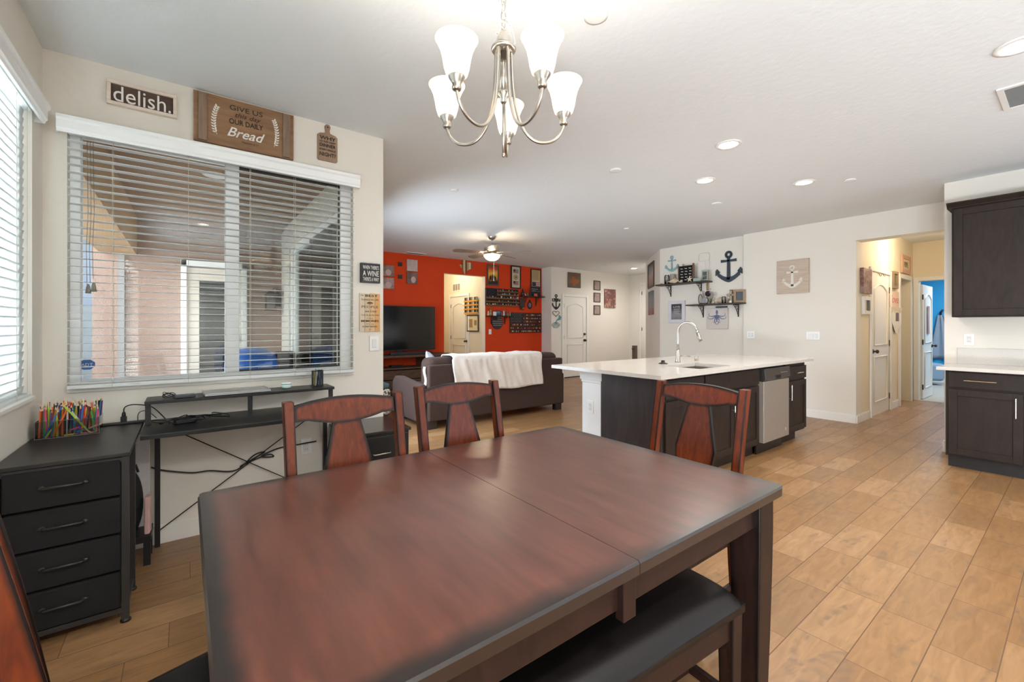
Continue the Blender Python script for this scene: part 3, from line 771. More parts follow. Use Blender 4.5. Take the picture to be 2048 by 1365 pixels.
# bench
bn = thing('dining_bench', 'long black leather bench with dark wood legs pushed under the near side of the table', 'bench', (0.865, 0.845, 0), rad(-4))
s = MB()
def bseat(u, v):
    x = (u - .5) * 2; y = (v - .5) * 2
    e = max(0, 1 - abs(x) ** 10) * max(0, 1 - abs(y) ** 4)
    return (x * .53, y * .175, .425 + .05 * e ** .45)
s.grid(bseat, 40, 14); s.box(-.528, .528, -.173, .173, .40, .426); s.build('seat_cushion', LEATHER, bn, smooth=True)
b = MB(); b.box(-.505, .505, -.16, -.138, .325, .40).box(-.505, .505, .138, .16, .325, .40).box(-.505, -.483, -.138, .138, .325, .40).box(.483, .505, -.138, .138, .325, .40)
b.build('apron', DARKW, bn, bev=.003)
for sx in (-1, 1):
    for sy in (-1, 1): MB().strip([(sx * .492, sy * .145, 0, .78), (sx * .492, sy * .145, .40, 1)], .052, .052).build('leg', DARKW, bn, bev=.003)
b = MB()
for sx in (-1, 1): b.box(sx * .492 - .012, sx * .492 + .012, -.12, .12, .12, .15)
b.box(-.48, .48, -.012, .012, .122, .148); b.build('stretcher', DARKW, bn, bev=.003)

# ================================================================== DESK CORNER
dz = 0.737
dr_ = thing('drawer_unit', 'black four drawer fabric dresser in the window corner', 'dresser', (-0.395, 2.90, 0))
X0, X1, Y0, Y1 = -.20, .203, -.405, .39
b = MB(); b.box(X0, X1, Y0, Y1, dz - .016, dz); b.build('top', BLACKW, dr_, bev=.002)
b = MB()
for x in (X0 + .014, X1 - .016):
    for y in (Y0 + .025, -.10): b.box(x - .0125, x + .0125, y - .0125, y + .0125, .008, dz - .016)
for z in (.055, dz - .03):
    b.box(X0 + .026, X1 - .028, Y0 + .014, Y0 + .03, z - .012, z + .010)
    for x in (X0 + .014, X1 - .016): b.box(x - .008, x + .008, Y0 + .04, -.115, z - .012, z + .010)
b.build('frame', mat('charcoal_metal', '#2c2a29', .5), dr_, bev=.001)
for x in (X0 + .014, X1 - .016):
    for y in (Y0 + .025, -.10): MB().lathe([(.019, 0), (.019, .007), (.013, .014)], (x, y, 0), 14).build('foot', BLACK, dr_)
for k in range(4):
    z0 = .070 + k * .1615
    d = MB().box(X0 + .03, X1 - .032, Y0 + .008, Y0 + .29, z0, z0 + .152).build('drawer', BLACKF, dr_, bev=.006)
    hb = MB(); xc = 0.0; zz = z0 + .085
    hb.tube([(xc - .062, Y0 + .008, zz - .004), (xc - .052, Y0 - .018, zz), (xc + .052, Y0 - .018, zz), (xc + .062, Y0 + .008, zz - .004)], .006, 8)
    hb.ell((xc - .062, Y0 + .004, zz - .003), (.012, .006, .009)); hb.ell((xc + .062, Y0 + .004, zz - .003), (.012, .006, .009))
    hb.build('handle', mat('gunmetal', '#3b3836', .38, .6), d, smooth=True)
dk = thing('computer_desk', 'black wood grain desk with a raised shelf and X brace under the dining window', 'desk', (0.31, 3.05, 0))
# desk local: x -.49...51, y -.23...225
b = MB(); b.box(-.49, .50, -.228, .235, .715, .737); b.build('desktop', BLACKW, dk, bev=.002)
b = MB(); b.box(-.488, .50, .03, .235, .855, .872); b.build('riser_shelf', BLACKW, dk, bev=.002)
for x in (-.475, .01, .485):
    b = MB(); b.box(x - .012, x + .012, .06, .085, .737, .855); b.build('riser_post', BLACKM, dk, bev=.001)
for x, y in ((-.44, .205), (.48, .205), (.48, -.205)):
    if 1: MB().box(x - .0125, x + .0125, y - .0125, y + .0125, 0, .715).build('leg', BLACKM, dk, bev=.001)
b = MB()
b.box(.47, .49, -.192, .192, .69, .712)
b.build('side_rail', BLACKM, dk, bev=.001)
b = MB(); b.cyl((-.43, .221, .71), (.47, .221, .09), .0035, n=6); b.cyl((-.43, .215, .09), (.47, .215, .71), .0035, n=6); b.build('cross_brace', BLACKM, dk)
# low stand with backpack, wrapped canvas and bag
ls = thing('low_stand', 'low black metal stand on the floor behind the dresser', 'stand', (-0.33, 3.12, 0))
b = MB(); b.box(-.2, .182, -.09, .09, .125, .16); b.build('shelf', BLACKM, ls, bev=.002)
for x in (-.18, .165):
    for y in (-.072, .072): MB().box(x - .015, x + .015, y - .015, y + .015, 0, .125).build('leg', BLACKM, ls)
bp_ = thing('backpack', 'black backpack standing on the low metal stand under the desk', 'backpack', (-0.235, 3.10, .161))
MB().ell((0, 0, .17), (.052, .05, .172), 20, 14).build('body', mat('black_nylon', '#18181a', .7, bump=.3, bscale=200), bp_, smooth=True)
MB().ell((-.01, -.045, .11), (.042, .025, .085), 16, 10).build('front_pocket', mat('black_nylon', '#18181a', .7), bp_, smooth=True)
MB().tube([(-.03, 0, .33), (-.02, 0, .37), (.02, 0, .37), (.03, 0, .33)], .006).build('carry_loop', BLACKM, bp_, smooth=True)
tag(MB().box(-.14, .14, -.008, .008, 0, .52).build('wrapped_canvas', mat('plastic_wrapped_white', '#cfcac6', .15, noise=.15, nscale=30, stretch=(1, 1, 6), coat=.6), bev=.003), 'shiny plastic wrapped white canvas behind the backpack', 'canvas', loc=(-.30, 3.19, .161))
pb = MB(); pb.box(-.012, .012, -.03, .03, 0, .20)
tag(pb.build('paper_pack', mat('pink_paper', '#d9b3ab', .6, noise=.1), bev=.006), 'pale pink paper pack leaning by the backpack on the low stand', 'pack', loc=(-.163, 3.075, .161), rz=rad(-6))
# small black cabinet at the wall end
sc_ = thing('side_cabinet', 'small dark wood cabinet with one silver pull at the end of the window wall', 'cabinet', (1.04, 3.06, 0))
LAM = mat('blackbrown_laminate', '#1b1816', .35)
MB().box(-.20, .20, -.22, .225, .03, .565).build('body', LAM, sc_, bev=.002)
MB().box(-.212, .212, -.235, .228, .565, .585).build('top', mat('blackbrown_top', '#2b2421', .25, noise=.05, spec=.6), sc_, bev=.002)
d = MB().box(-.19, .19, -.236, -.221, .33, .55).build('drawer', LAM, sc_, bev=.002)
MB().tube([(-.06, -.236, .44), (-.055, -.262, .44), (.055, -.262, .44), (.06, -.236, .44)], .005).build('handle', NICKEL, d, smooth=True)
MB().box(-.19, .19, -.236, -.221, .06, .32).build('drawer', LAM, sc_, bev=.002)
# laptop, jar, pen holder, charger, drive on riser shelf
RZ = .8725
lp = thing('laptop', 'closed silver laptop on the raised desk shelf', 'laptop', (.255, 3.175, RZ), rad(3))
MB().box(-.17, .17, -.095, .10, .002, .010).build('base', mat('aluminium', '#b6b7b9', .35, .7), lp, bev=.002)
MB().box(-.17, .17, -.095, .10, .0105, .017).build('lid', mat('aluminium', '#b6b7b9', .35, .7), lp, bev=.002)
MB().ell((0, 0, .0175), (.016, .01, .0006)).build('logo', mat('mirror_grey', '#d5d5d5', .1, .9), lp)
mp_ = thing('candle_tin', 'small pale mint round jar on the desk shelf', 'jar', (.535, 3.2, RZ))
MB().lathe([(.02, 0), (.028, .004), (.030, .012), (.030, .022), (.028, .026)], n=24).build('body', mat('mint_ceramic', '#c7e4de', .25), mp_, smooth=True)
MB().lathe([(.031, .026), (.031, .036), (.027, .040), (.01, .041)], n=24).build('lid', mat('mint_lid', '#dfeeea', .3), mp_, smooth=True)
ph = thing('pen_holder', 'black mesh pencil cup full of pens at the right end of the desk shelf', 'pen holder', (.725, 3.185, RZ))
b = MB(); hexo = [(.037 * math.cos(rad(60 * k + 30)), .037 * math.sin(rad(60 * k + 30))) for k in range(6)]
b.prism(hexo, 0, .004, axis='z')
for k in range(6):
    a = hexo[k]; c = hexo[(k + 1) % 6]
    for j in range(8):
        x = a[0] + (c[0] - a[0]) * j / 8; y = a[1] + (c[1] - a[1]) * j / 8; b.cyl((x, y, 0), (x, y, .104), .0006 if j else .0016, n=4)
    for j in range(1, 17): b.cyl((a[0], a[1], .0065 * j), (c[0], c[1], .0065 * j), .0005, n=4)
    b.cyl((a[0], a[1], .105), (c[0], c[1], .105), .0028, n=6)
b.build('mesh_cup', BLACKM, ph)
pc = ['#1a1a1c', '#1f6f9b', '#2c8fb5', '#202226', '#d7d2c6', '#c9b92f', '#e8e8e8', '#1d1d1f', '#2b5f94', '#111111']
for k in range(10):
    a = 2 * PI * k / 10; p0 = Vector((.018 * math.cos(a), .018 * math.sin(a), .006)); p1 = Vector((.027 * math.cos(a + .5), .027 * math.sin(a + .5), .10 + .028 * random.random()))
    nm = {'#1a1a1c': 'black', '#202226': 'black', '#1d1d1f': 'black', '#111111': 'black', '#1f6f9b': 'blue', '#2c8fb5': 'light blue', '#2b5f94': 'blue', '#d7d2c6': 'cream', '#c9b92f': 'yellow', '#e8e8e8': 'white'}[pc[k]]
    o = MB().cyl(p0, p1, .0038, n=8).build('pen', mat('pen_' + pc[k][1:], pc[k], .35))
    tag(o, nm + ' pen standing in the black mesh cup', 'pen', 'pens in the mesh cup', loc=(.725, 3.185, RZ))
hd = thing('hard_drive', 'dark grey slim charger brick left of the laptop on the desk shelf', 'charger', (-.005, 3.14, RZ), rad(8))
MB().box(-.05, .05, -.03, .03, .001, .016).build('body', mat('slate_plastic', '#40464d', .3), hd, bev=.003)
def cable(name, label, pts, r=.0022, loc=(0, 0, 0), m=BLACK, cat='cable'):
    P = [Vector(p) for p in pts]; out = []
    for i in range(len(P) - 1):
        p0 = P[max(i - 1, 0)]; p1 = P[i]; p2 = P[i + 1]; p3 = P[min(i + 2, len(P) - 1)]
        for k in range(6):
            t_ = k / 6; out.append(0.5 * ((2 * p1) + (p2 - p0) * t_ + (2 * p0 - 5 * p1 + 4 * p2 - p3) * t_ * t_ + (3 * p1 - p0 - 3 * p2 + p3) * t_ ** 3))
    out.append(P[-1])
    return tag(MB().tube(out, r, 6).build(name, m, smooth=True), label, cat, loc=loc)
pts = []
for k in range(26):
    a = k * .95; pts.append((-.075 + .028 * math.cos(a) + .004 * math.sin(3 * a), 3.16 + .02 * math.sin(a), RZ + .004 + .0007 * k + .018 * abs(math.sin(a / 2)) * (k % 3 == 0)))
cable('charging_cable', 'coiled black cord on the desk shelf beside the charger brick', pts, .0018)
pts = []
random.seed(3)
for k in range(60):
    a = k * .8; q = k / 60
    pts.append((-.12 + .30 * q + .05 * math.cos(a), 3.05 + .045 * math.sin(a * 1.1), .742 + .025 * abs(math.sin(a * .37)) + .012 * random.random()))
cable('cable_bundle', 'tangled bundle of black cables lying under the raised shelf', pts, .0032)
tag(MB().box(-.05, .05, -.02, .02, 0, .025).build('power_brick', BLACK, bev=.005), 'black laptop power brick among the tangled cables', 'power adapter', loc=(.0, 3.06, .7375), rz=rad(15))
ps = thing('power_strip', 'flat black power strip along the back edge of the dresser top', 'power strip', (-.335, 3.235, dz))
MB().box(-.12, .155, -.016, .016, .0005, .012).build('strip', mat('charcoal_metal', '#2c2a29', .5), ps, bev=.003)
pl = thing('power_plug', 'black plug standing up in the power strip', 'plug', (-.275, 3.235, dz + .0125))
MB().box(-.013, .013, -.011, .011, 0, .03).ell((0, 0, .038), (.009, .008, .02)).build('plug_body', BLACK, pl, bev=.002)
cable('plug_cable', 'thick black cord arching from the plug toward the desk shelf', [(-.275, 3.235, dz + .065), (-.272, 3.235, dz + .09), (-.25, 3.235, dz + .103), (-.21, 3.23, dz + .102), (-.15, 3.2, dz + .085), (-.09, 3.1, dz + .03)], .003)
cable('usb_cable', 'thin black cord rising from the right end of the power strip', [(-.215, 3.235, dz + .012), (-.214, 3.235, dz + .045), (-.2, 3.235, dz + .062), (-.17, 3.22, dz + .06), (-.13, 3.15, dz + .03)], .002)
cable('desk_cable', 'black cord bundle hanging along the wall below the desk', [(-.16, 3.285, .46), (-.1, 3.285, .43), (.03, 3.285, .39), (.12, 3.283, .385), (.22, 3.283, .36), (.28, 3.283, .37), (.36, 3.283, .44), (.42, 3.283, .45), (.36, 3.28, .42), (.28, 3.28, .38), (.33, 3.278, .40), (.44, 3.28, .43), (.47, 3.28, .41), (.40, 3.28, .425), (.5, 3.283, .46), (.62, 3.285, .465), (.74, 3.285, .47)], .0045)
# clear box of colouring pencils
BX0, BX1, BY0, BY1 = -.575, -.35, 3.02, 3.15
bx = thing('pencil_box', 'clear acrylic box crammed with colouring pencils on the dresser corner', 'box', (0, 0, dz))
ac = glass_thin('clear_acrylic', (.86, .87, .88))
b = MB(); b.box(BX0, BX1, BY0, BY1, .0005, .004).box(BX0, BX0 + .002, BY0, BY1, .004, .085).box(BX1 - .002, BX1, BY0, BY1, .004, .085).box(BX0 + .002, BX1 - .002, BY0, BY0 + .002, .004, .085).box(BX0 + .002, BX1 - .002, BY1 - .002, BY1, .004, .125).box(BX0 + .112, BX0 + .114, BY0 + .002, BY1 - .002, .004, .085)
b.build('walls', ac, bx)
b = MB(); b.tube([(BX0, BY0, .085), (BX1, BY0, .085)], .0012); b.tube([(BX0, BY0, .003), (BX1, BY0, .003)], .0016); b.tube([(BX0, BY0, 0.002), (BX0, BY0, .085)], .0012); b.tube([(BX1, BY0, .002), (BX1, BY0, .085)], .0012)
b.build('rim', mat('acrylic_edge', '#6e6a66', .2), bx)
PCOL = [('orange', '#e2672b'), ('red', '#c22f2b'), ('lime green', '#a9c92e'), ('blue', '#2f6fb0'), ('teal', '#1f8f96'), ('pink', '#e0447f'), ('dark green', '#2f6a3c'), ('brown', '#6e3b22'), ('black', '#1d1e22'), ('maroon', '#6b2026'), ('yellow', '#e3c51f'), ('ochre', '#b98227'), ('purple', '#5c3a78'), ('navy', '#1f2f5e'), ('green', '#4aa743'), ('grey', '#b9b9bd')]
TIP = mat('sharpened_wood', '#e2b893', .6)
random.seed(11)
for k in range(96):
    cn, ch = PCOL[(k * 7 + k // 5) % len(PCOL)]
    q = (k % 24) / 23; row = k // 24
    x = BX0 + .012 + (BX1 - BX0 - .024) * q; y = BY0 + .016 + row * .031
    ln = .115 + .03 * random.random() + .006 * row
    tx = random.uniform(-.14, .2) * (0.4 + .6 * q) ; ty = random.uniform(-.08, .10)
    p0 = Vector((x - tx * .02, y, .006)); d = Vector((tx, ty, 1)).normalized()
    p0.x = min(max(p0.x, BX0 + .008), BX1 - .008)
    m_ = mat('pencil_' + ch[1:], ch, .35)
    pn = MB(); pn.cyl(p0, p0 + d * ln, .0038, n=6)
    ti = p0 + d * ln
    pn.cyl(ti, ti + d * .012, .0036, .0008, n=6, mi=1)
    o = pn.build('colouring_pencil', m_, mats=[m_, TIP])
    tag(o, cn + ' colouring pencil standing in the clear acrylic box', 'pencil', 'colouring pencils in the clear box', loc=(0, 0, dz))
for (a, c, cn, ch) in (((-.545, 3.03, .01), (-.485, 3.028, .155), 'blue', '#2f6fb0'), ((-.515, 3.031, .008), (-.468, 3.03, .13), 'orange', '#e2672b'), ((-.385, 3.026, .008), (-.475, 3.028, .15), 'lime green', '#a9c92e'), ((-.40, 3.032, .03), (-.455, 3.032, .13), 'grey', '#b9b9bd'), ((-.54, 3.03, .006), (-.525, 3.03, .035), 'lime green', '#a9c92e')):
    a = Vector(a); c = Vector(c); m_ = mat('pencil_' + ch[1:], ch, .35)
    o = MB().cyl(a, c, .004, n=6).cyl(c, c + (c - a).normalized() * .012, .0038, .0008, n=6, mi=1).build('colouring_pencil', m_, mats=[m_, TIP])
    tag(o, cn + ' colouring pencil lying slanted against the front of the clear box', 'pencil', 'slanted pencils at the front of the clear box', loc=(0, 0, dz))
for k in range(9):
    cn, ch = [('yellow', '#e3c51f'), ('red', '#d0342e'), ('pink', '#e0447f'), ('orange', '#e2672b'), ('blue', '#2f86b8'), ('red', '#c22f2b'), ('pink', '#e07a9f'), ('purple', '#5c3a78'), ('tan', '#c69a74')][k]
    x = BX0 + .118 + .011 * k; m_ = mat('pencil_' + ch[1:], ch, .35)
    o = MB().cyl((0, 0, 0), (.045, .01, .008 * (k % 3)), .0042, n=8).build('crayon_stub', m_)
    tag(o, 'short ' + cn + ' crayon stub at the bottom of the clear box', 'crayon', 'crayon stubs in the clear box', loc=(x - .02, BY0 + .008 + .006 * (k % 2), dz + .009 + .011 * (k % 3)))

# ================================================================== CHANDELIER
ch = thing('chandelier', 'brushed nickel five arm chandelier with frosted bell shades over the table', 'chandelier', (0.81, 1.12, 0))
SHADE = translucent('frosted_glass', '#fbf6ec', 0.42, 0.4, emit=0.40, ecol='#fff3df')
CL = glass_thin('clear_glass_ring', (.97, .97, .97))
MB().lathe([(.062, H - .03), (.066, H - .012), (.066, H)][::-1], n=28).build('canopy', NICKEL, ch, smooth=True)
c = MB(); zc = H - .03; k = 0
while zc > 2.255:
    pts = []
    for j in range(14):
        a = 2 * PI * j / 14; u = .009 * math.cos(a); w_ = .018 * math.sin(a)
        pts.append((u if k % 2 else 0, 0 if k % 2 else u, zc - .016 + w_))
    c.tube(pts, .0019, 6, closed=True); zc -= .0285; k += 1
c.build('chain', NICKEL, ch, smooth=True)
c = MB(); pts = []
for j in range(60):
    a = j * .7; pts.append((.008 * math.cos(a) + .012 * math.sin(a * .31) , .008 * math.sin(a), H - .04 - (H - 2.26) * j / 60))
c.tube(pts, .0016, 5)
pts = [(.006, 0, 2.27), (.03, .004, 2.262), (.05, .01, 2.235), (.052, .01, 2.205), (.044, .008, 2.185)]; c.tube(pts, .0016, 5)
pts = [(0, 0, 2.27)] + [(.026 * math.cos(j * .9), .018 * math.sin(j * .9), 2.262 - .005 * j) for j in range(12)]; c.tube(pts, .0018, 5)
c.build('supply_wire', mat('clear_wire', '#c9c5bc', .2, .4), ch, smooth=True)
MB().lathe([(.003, 2.225), (.010, 2.222), (.016, 2.212), (.021, 2.20), (.024, 2.185), (.024, 2.176), (.012, 2.172), (.012, 2.16)][::-1], n=24).build('top_cap', NICKEL, ch, smooth=True)
MB().lathe([(.02, 2.176), (.038, 2.172), (.040, 2.164), (.036, 2.158), (.02, 2.158)][::-1], n=28).build('glass_collar', NICKEL, ch, smooth=True)
MB().cyl((0, 0, 2.16), (0, 0, 2.03), .011, n=20).lathe([(.011, 2.03), (.02, 2.028), (.021, 2.018), (.012, 2.01), (.011, 1.998), (.005, 1.99)][::-1]).build('column', NICKEL, ch, smooth=True)
MB().cyl((0, 0, 1.99), (0, 0, 1.83), .0045, n=14).ell((0, 0, 1.828), (.006, .006, .008)).build('finial_rod', NICKEL, ch, smooth=True)
fa = math.atan2(FY, FX)
armm = shm = cupm = None
for i in range(5):
    a = fa + i * 2 * PI / 5 + rad(-3)
    R_ = .205
    def P(r, z): return (r * math.cos(a), r * math.sin(a), z)
    prof = [(.026, 2.165), (.028, 2.10), (.032, 2.04), (.040, 1.985), (.056, 1.935), (.080, 1.90), (.110, 1.882), (.142, 1.882), (.170, 1.893), (.192, 1.915), (.203, 1.94), (.205, 1.955)]
    sm = []
    for j in range(len(prof) - 1):
        p0 = prof[max(j - 1, 0)]; p1 = prof[j]; p2 = prof[j + 1]; p3 = prof[min(j + 2, len(prof) - 1)]
        for q in range(4):
            t_ = q / 4; sm.append(tuple(.5 * (2 * p1[m_] + (p2[m_] - p0[m_]) * t_ + (2 * p0[m_] - 5 * p1[m_] + 4 * p2[m_] - p3[m_]) * t_ * t_ + (3 * p1[m_] - p0[m_] - 3 * p2[m_] + p3[m_]) * t_ ** 3) for m_ in (0, 1)))
    sm.append(prof[-1])
    MB().tube([P(r, z) for r, z in sm], .0052, 10).build('arm', NICKEL, ch, smooth=True)
    X, Y, _ = P(R_, 0)
    MB().lathe([(.008, 1.946), (.013, 1.949), (.014, 1.956), (.0115, 1.963), (.015, 1.970), (.022, 1.980), (.025, 1.99), (.0245, 1.992)], (X, Y, 0), 24).build('socket_cup', NICKEL, ch, smooth=True)
    so = [(.023, 1.985), (.030, 1.99), (.036, 2.01), (.040, 2.035), (.046, 2.06), (.056, 2.082), (.061, 2.090)]
    si = [(r - .0025, z) for r, z in so][::-1]
    MB().lathe(so + si, (X, Y, 0), 32).build('shade', SHADE, ch, smooth=True)
    l = bpy.data.lights.new('bulb_light', 'POINT'); l.energy = 5.0; l.color = (1, .93, .83); l.shadow_soft_size = .02
    lo = bpy.data.objects.new('bulb_light', l); COL.objects.link(lo); lo.location = (.81 + X, 1.12 + Y, 2.045)
# ================================================================== KITCHEN ISLAND
IX0, IX1, IY0, IY1 = 2.81, 5.785, 1.90, 3.10
FXm, FYm = 2.93, 1.95
ct = thing('island_countertop', 'long white quartz countertop of the kitchen island with a sink cutout', 'countertop', (0, 0, 0))
SX0, SX1, SY0, SY1 = 3.56, 4.12, 2.02, 2.39
b = MB(); z0, z1 = .884, .914
b.box(IX0, SX0, IY0, IY1, z0, z1).box(SX1, IX1, IY0, IY1, z0, z1).box(SX0, SX1, IY0, SY0, z0, z1).box(SX0, SX1, SY1, IY1, z0, z1)
b.build('slab', QUARTZ, ct)
sk = thing('sink', 'undermount stainless steel sink in the island countertop', 'sink', (0, 0, 0))
b = MB(); q = .006
b.box(SX0 - .01, SX1 + .01, SY0 - .01, SY0 + q, .70, z0).box(SX0 - .01, SX1 + .01, SY1 - q, SY1 + .01, .70, z0).box(SX0 - .01, SX0 + q, SY0, SY1, .70, z0).box(SX1 - q, SX1 + .01, SY0, SY1, .70, z0).box(SX0 - .01, SX1 + .01, SY0 - .01, SY1 + .01, .69, .70)
b.build('basin', STEEL, sk)
MB().lathe([(.045, .7005), (.045, .704), (.03, .703)], (3.84, 2.2, 0)).build('drain', NICKEL, sk)

def shaker(parent, name, x0, x1, z0, z1, y, m=CABW, rail=.055, th=.02, drawer=False):
    """shaker front facing -y at depth y"""
    b = MB()
    if drawer: b.box(x0, x1, y, y + th, z0, z1)
    else:
        b.box(x0, x0 + rail, y, y + th, z0, z1).box(x1 - rail, x1, y, y + th, z0, z1).box(x0 + rail, x1 - rail, y, y + th, z1 - rail, z1).box(x0 + rail, x1 - rail, y, y + th, z0, z0 + rail).box(x0 + rail, x1 - rail, y + .009, y + th, z0 + rail, z1 - rail)
    return b.build(name, m, parent, bev=.0015)
def bar(parent, p0, p1, off, r=.005, m=NICKEL):
    p0 = Vector(p0); p1 = Vector(p1); off = Vector(off); d = (p1 - p0).normalized()
    b = MB(); b.cyl(p0 + off - d * .018, p1 + off + d * .018, r, n=10); b.cyl(p0, p0 + off, r * .8, n=8); b.cyl(p1, p1 + off, r * .8, n=8)
    return b.build('handle', m, parent, smooth=False)
isl = thing('island_cabinet', 'dark espresso kitchen island base with shaker doors left of the dishwasher', 'cabinet', (0, 0, 0))
b = MB(); b.box(FXm, 3.54, FYm + .02, 2.57, .105, .884).box(4.14, 4.545, FYm + .02, 2.57, .105, .884).box(3.54, 4.14, FYm + .02, 2.005, .105, .884).box(3.54, 4.14, 2.005, 2.57, .105, .685).box(3.54, 4.14, 2.41, 2.57, .685, .884); b.box(FXm + .01, 4.545, FYm + .075, 2.56, 0, .105)
b.build('body', CABW, isl, bev=.001)
MB().box(FXm - .012, FXm, FYm + .02, 2.575, .0, .884).build('end_panel', wood('espresso_window_lit', '#2f2828', '#3b3332', .42, 4, (3, 3, .6), spec=.3), isl, bev=.001)  # lighter, cooler espresso copy; bluish window light is put into the colour
shaker(isl, 'drawer', 2.95, 3.50, .715, .862, FYm, drawer=True); shaker(isl, 'drawer', 3.53, 4.525, .715, .862, FYm, drawer=True)
for (a, c_, hx_) in ((2.95, 3.50, 3.46), (3.53, 4.02, 3.98), (4.035, 4.525, 4.075)):
    d = shaker(isl, 'door', a, c_, .125, .695, FYm); bar(d, (hx_, FYm, .52), (hx_, FYm, .66), (0, -.03, 0))
ir = thing('island_cabinet', 'narrow espresso island cabinet with one drawer and one door right of the dishwasher', 'cabinet', (0, 0, 0))
b = MB(); b.box(5.175, 5.72, FYm + .02, 2.57, .105, .884); b.box(5.175, 5.60, FYm + .075, 2.56, 0, .105); b.build('body', CABW, ir, bev=.001)
d = shaker(ir, 'drawer', 5.19, 5.715, .70, .84, FYm, drawer=True); bar(d, (5.40, FYm, .77), (5.53, FYm, .77), (0, -.03, 0))
d = shaker(ir, 'door', 5.19, 5.715, .125, .68, FYm); bar(d, (5.235, FYm, .50), (5.235, FYm, .63), (0, -.03, 0))
kw = thing('island_knee_wall', 'white drywall knee wall with end column carrying the back overhang of the island', 'column', (0, 0, 0))
MB().box(2.935, 5.70, 2.575, 2.80, 0, .884).build('panel', mat('white_drywall', '#e9e8e6', .6), kw, bev=.004)  # knee wall along the island; the column stands at its end
MB().box(2.912, 3.06, 2.565, 2.825, .80, .884).box(2.92, 3.05, 2.572, 2.815, .775, .80).build('column_cap', mat('white_drywall', '#e9e8e6', .6), kw, bev=.004)
MB().box(2.923, 3.06, 2.578, 2.806, 0, .775).build('column_shaft', mat('white_drywall', '#e9e8e6', .6), kw, bev=.006)
def outlet(loc, rz, label, kind='outlet', gang=1, w=.072, h=.115):
    nm = {'outlet': 'power_outlet', 'switch': 'light_switch'}[kind]
    r = thing(nm, label, kind if kind == 'outlet' else 'light switch', loc, rz)
    W_ = w + .046 * (gang - 1)
    MB().box(-W_ / 2, W_ / 2, -.006, 0, 0, h).build('plate', WHITEP, r, bev=.002)
    for g in range(gang):
        x = (g - (gang - 1) / 2) * .046
        if kind == 'switch':
            MB().box(x - .016, x + .016, -.0105, -.006, h / 2 - .033, h / 2 + .033).build('rocker', mat('switch_white', '#e3e1dc', .3), r, bev=.0015)
        else:
            MB().box(x - .017, x + .017, -.0085, -.006, h / 2 - .034, h / 2 + .034).build('socket_face', mat('switch_white', '#e3e1dc', .3), r, bev=.001)
            b = MB()
            for zz in (-.018, .018):
                b.box(x - .007, x - .005, -.009, -.0084, h / 2 + zz - .004, h / 2 + zz + .005).box(x + .005, x + .007, -.009, -.0084, h / 2 + zz - .004, h / 2 + zz + .005)
            b.build('slots', BLACK, r)
    return r
outlet((2.923, 2.70, .50), -PI / 2, 'white outlet on the white column of the island')
# dishwasher
dw = thing('dishwasher', 'stainless steel dishwasher with dark control panel in the island', 'dishwasher', (4.86, FYm, 0))
MB().box(-.30, .30, .03, .60, .09, .872).build('tub', BLACK, dw)
MB().box(-.298, .298, -.028, .028, .125, .735).build('door', mat('dishwasher_steel', '#b0a69a', .42, .55, noise=.02, nscale=8), dw, bev=.003)
b = MB(); b.prism([(-.028, .74), (-.045, .76), (-.035, .862), (.028, .862), (.028, .74)], -.298, .298, axis='x'); b.build('control_panel', mat('dark_steel_panel', '#4d4a49', .25, .5), dw, bev=.002)
MB().box(-.07, .05, -.048, -.04, .752, .79).build('pocket_handle', BLACK, dw, bev=.002)
MB().box(-.30, .30, .045, .06, 0, .11).build('toe_kick', BLACK, dw)
b = MB(); b.prism([(.215 + .012 * math.cos(a), .20 + .018 * math.sin(a)) for a in [k * PI / 6 for k in range(12)]], -.0295, -.028); b.build('emblem', mat('emblem_silver', '#dcd6cc', .3, .5), dw)
for k in range(5): MB().box(.06 + .035 * k, .075 + .035 * k, -.043, -.037, .805, .812).build('button', mat('button_grey', '#8d8985', .4), dw)
# faucet
fc = thing('kitchen_faucet', 'tall brushed nickel gooseneck pull-down faucet on the island', 'faucet', (4.10 - .27, 2.50, .914))
fc.location = onZ(1356, 725, .914)
MB().lathe([(.028, 0), (.026, .012), (.021, .03), (.017, .075), (.0165, .12), (.013, .135)], n=24).build('base', NICKEL, fc, smooth=True)
pts = [(0, 0, .13), (0, 0, .20), (0, 0, .29)] + [(0, -.105 + .105 * math.cos(rad(a)), .30 + .105 * math.sin(rad(a)) * 1.05) for a in range(0, 166, 11)]
MB().tube(pts, .0118, 14).build('gooseneck', NICKEL, fc, smooth=True)
e = Vector(pts[-1]); d = (Vector(pts[-1]) - Vector(pts[-2])).normalized()
MB().cyl(e, e + d * .03, .0135, .0145, 18).cyl(e + d * .03, e + d * .115, .0145, .021, 18).build('spray_head', NICKEL, fc, smooth=True)
MB().cyl((0.01, 0, .06), (.035, -.01, .062), .010, n=12).tube([(.035, -.01, .062), (.06, -.03, .066), (.11, -.07, .058)], .0045, 8).build('lever', NICKEL, fc, smooth=True)
sp_ = thing('air_gap_cap', 'short round nickel cap beside the faucet', 'cap', onZ(1393, 722, .914))
MB().lathe([(.02, 0), (.02, .04), (.018, .045), (.0, .046)], n=20).build('cap', NICKEL, sp_, smooth=True)
so_ = thing('sink_stopper', 'black rubber sink stopper lying on the island countertop', 'stopper', onZ(1326, 728, .914))
MB().lathe([(.044, 0), (.044, .004), (.02, .012), (.016, .028), (.018, .034), (.0, .034)], n=24).build('stopper', mat('black_rubber', '#26211f', .6), so_, smooth=True)

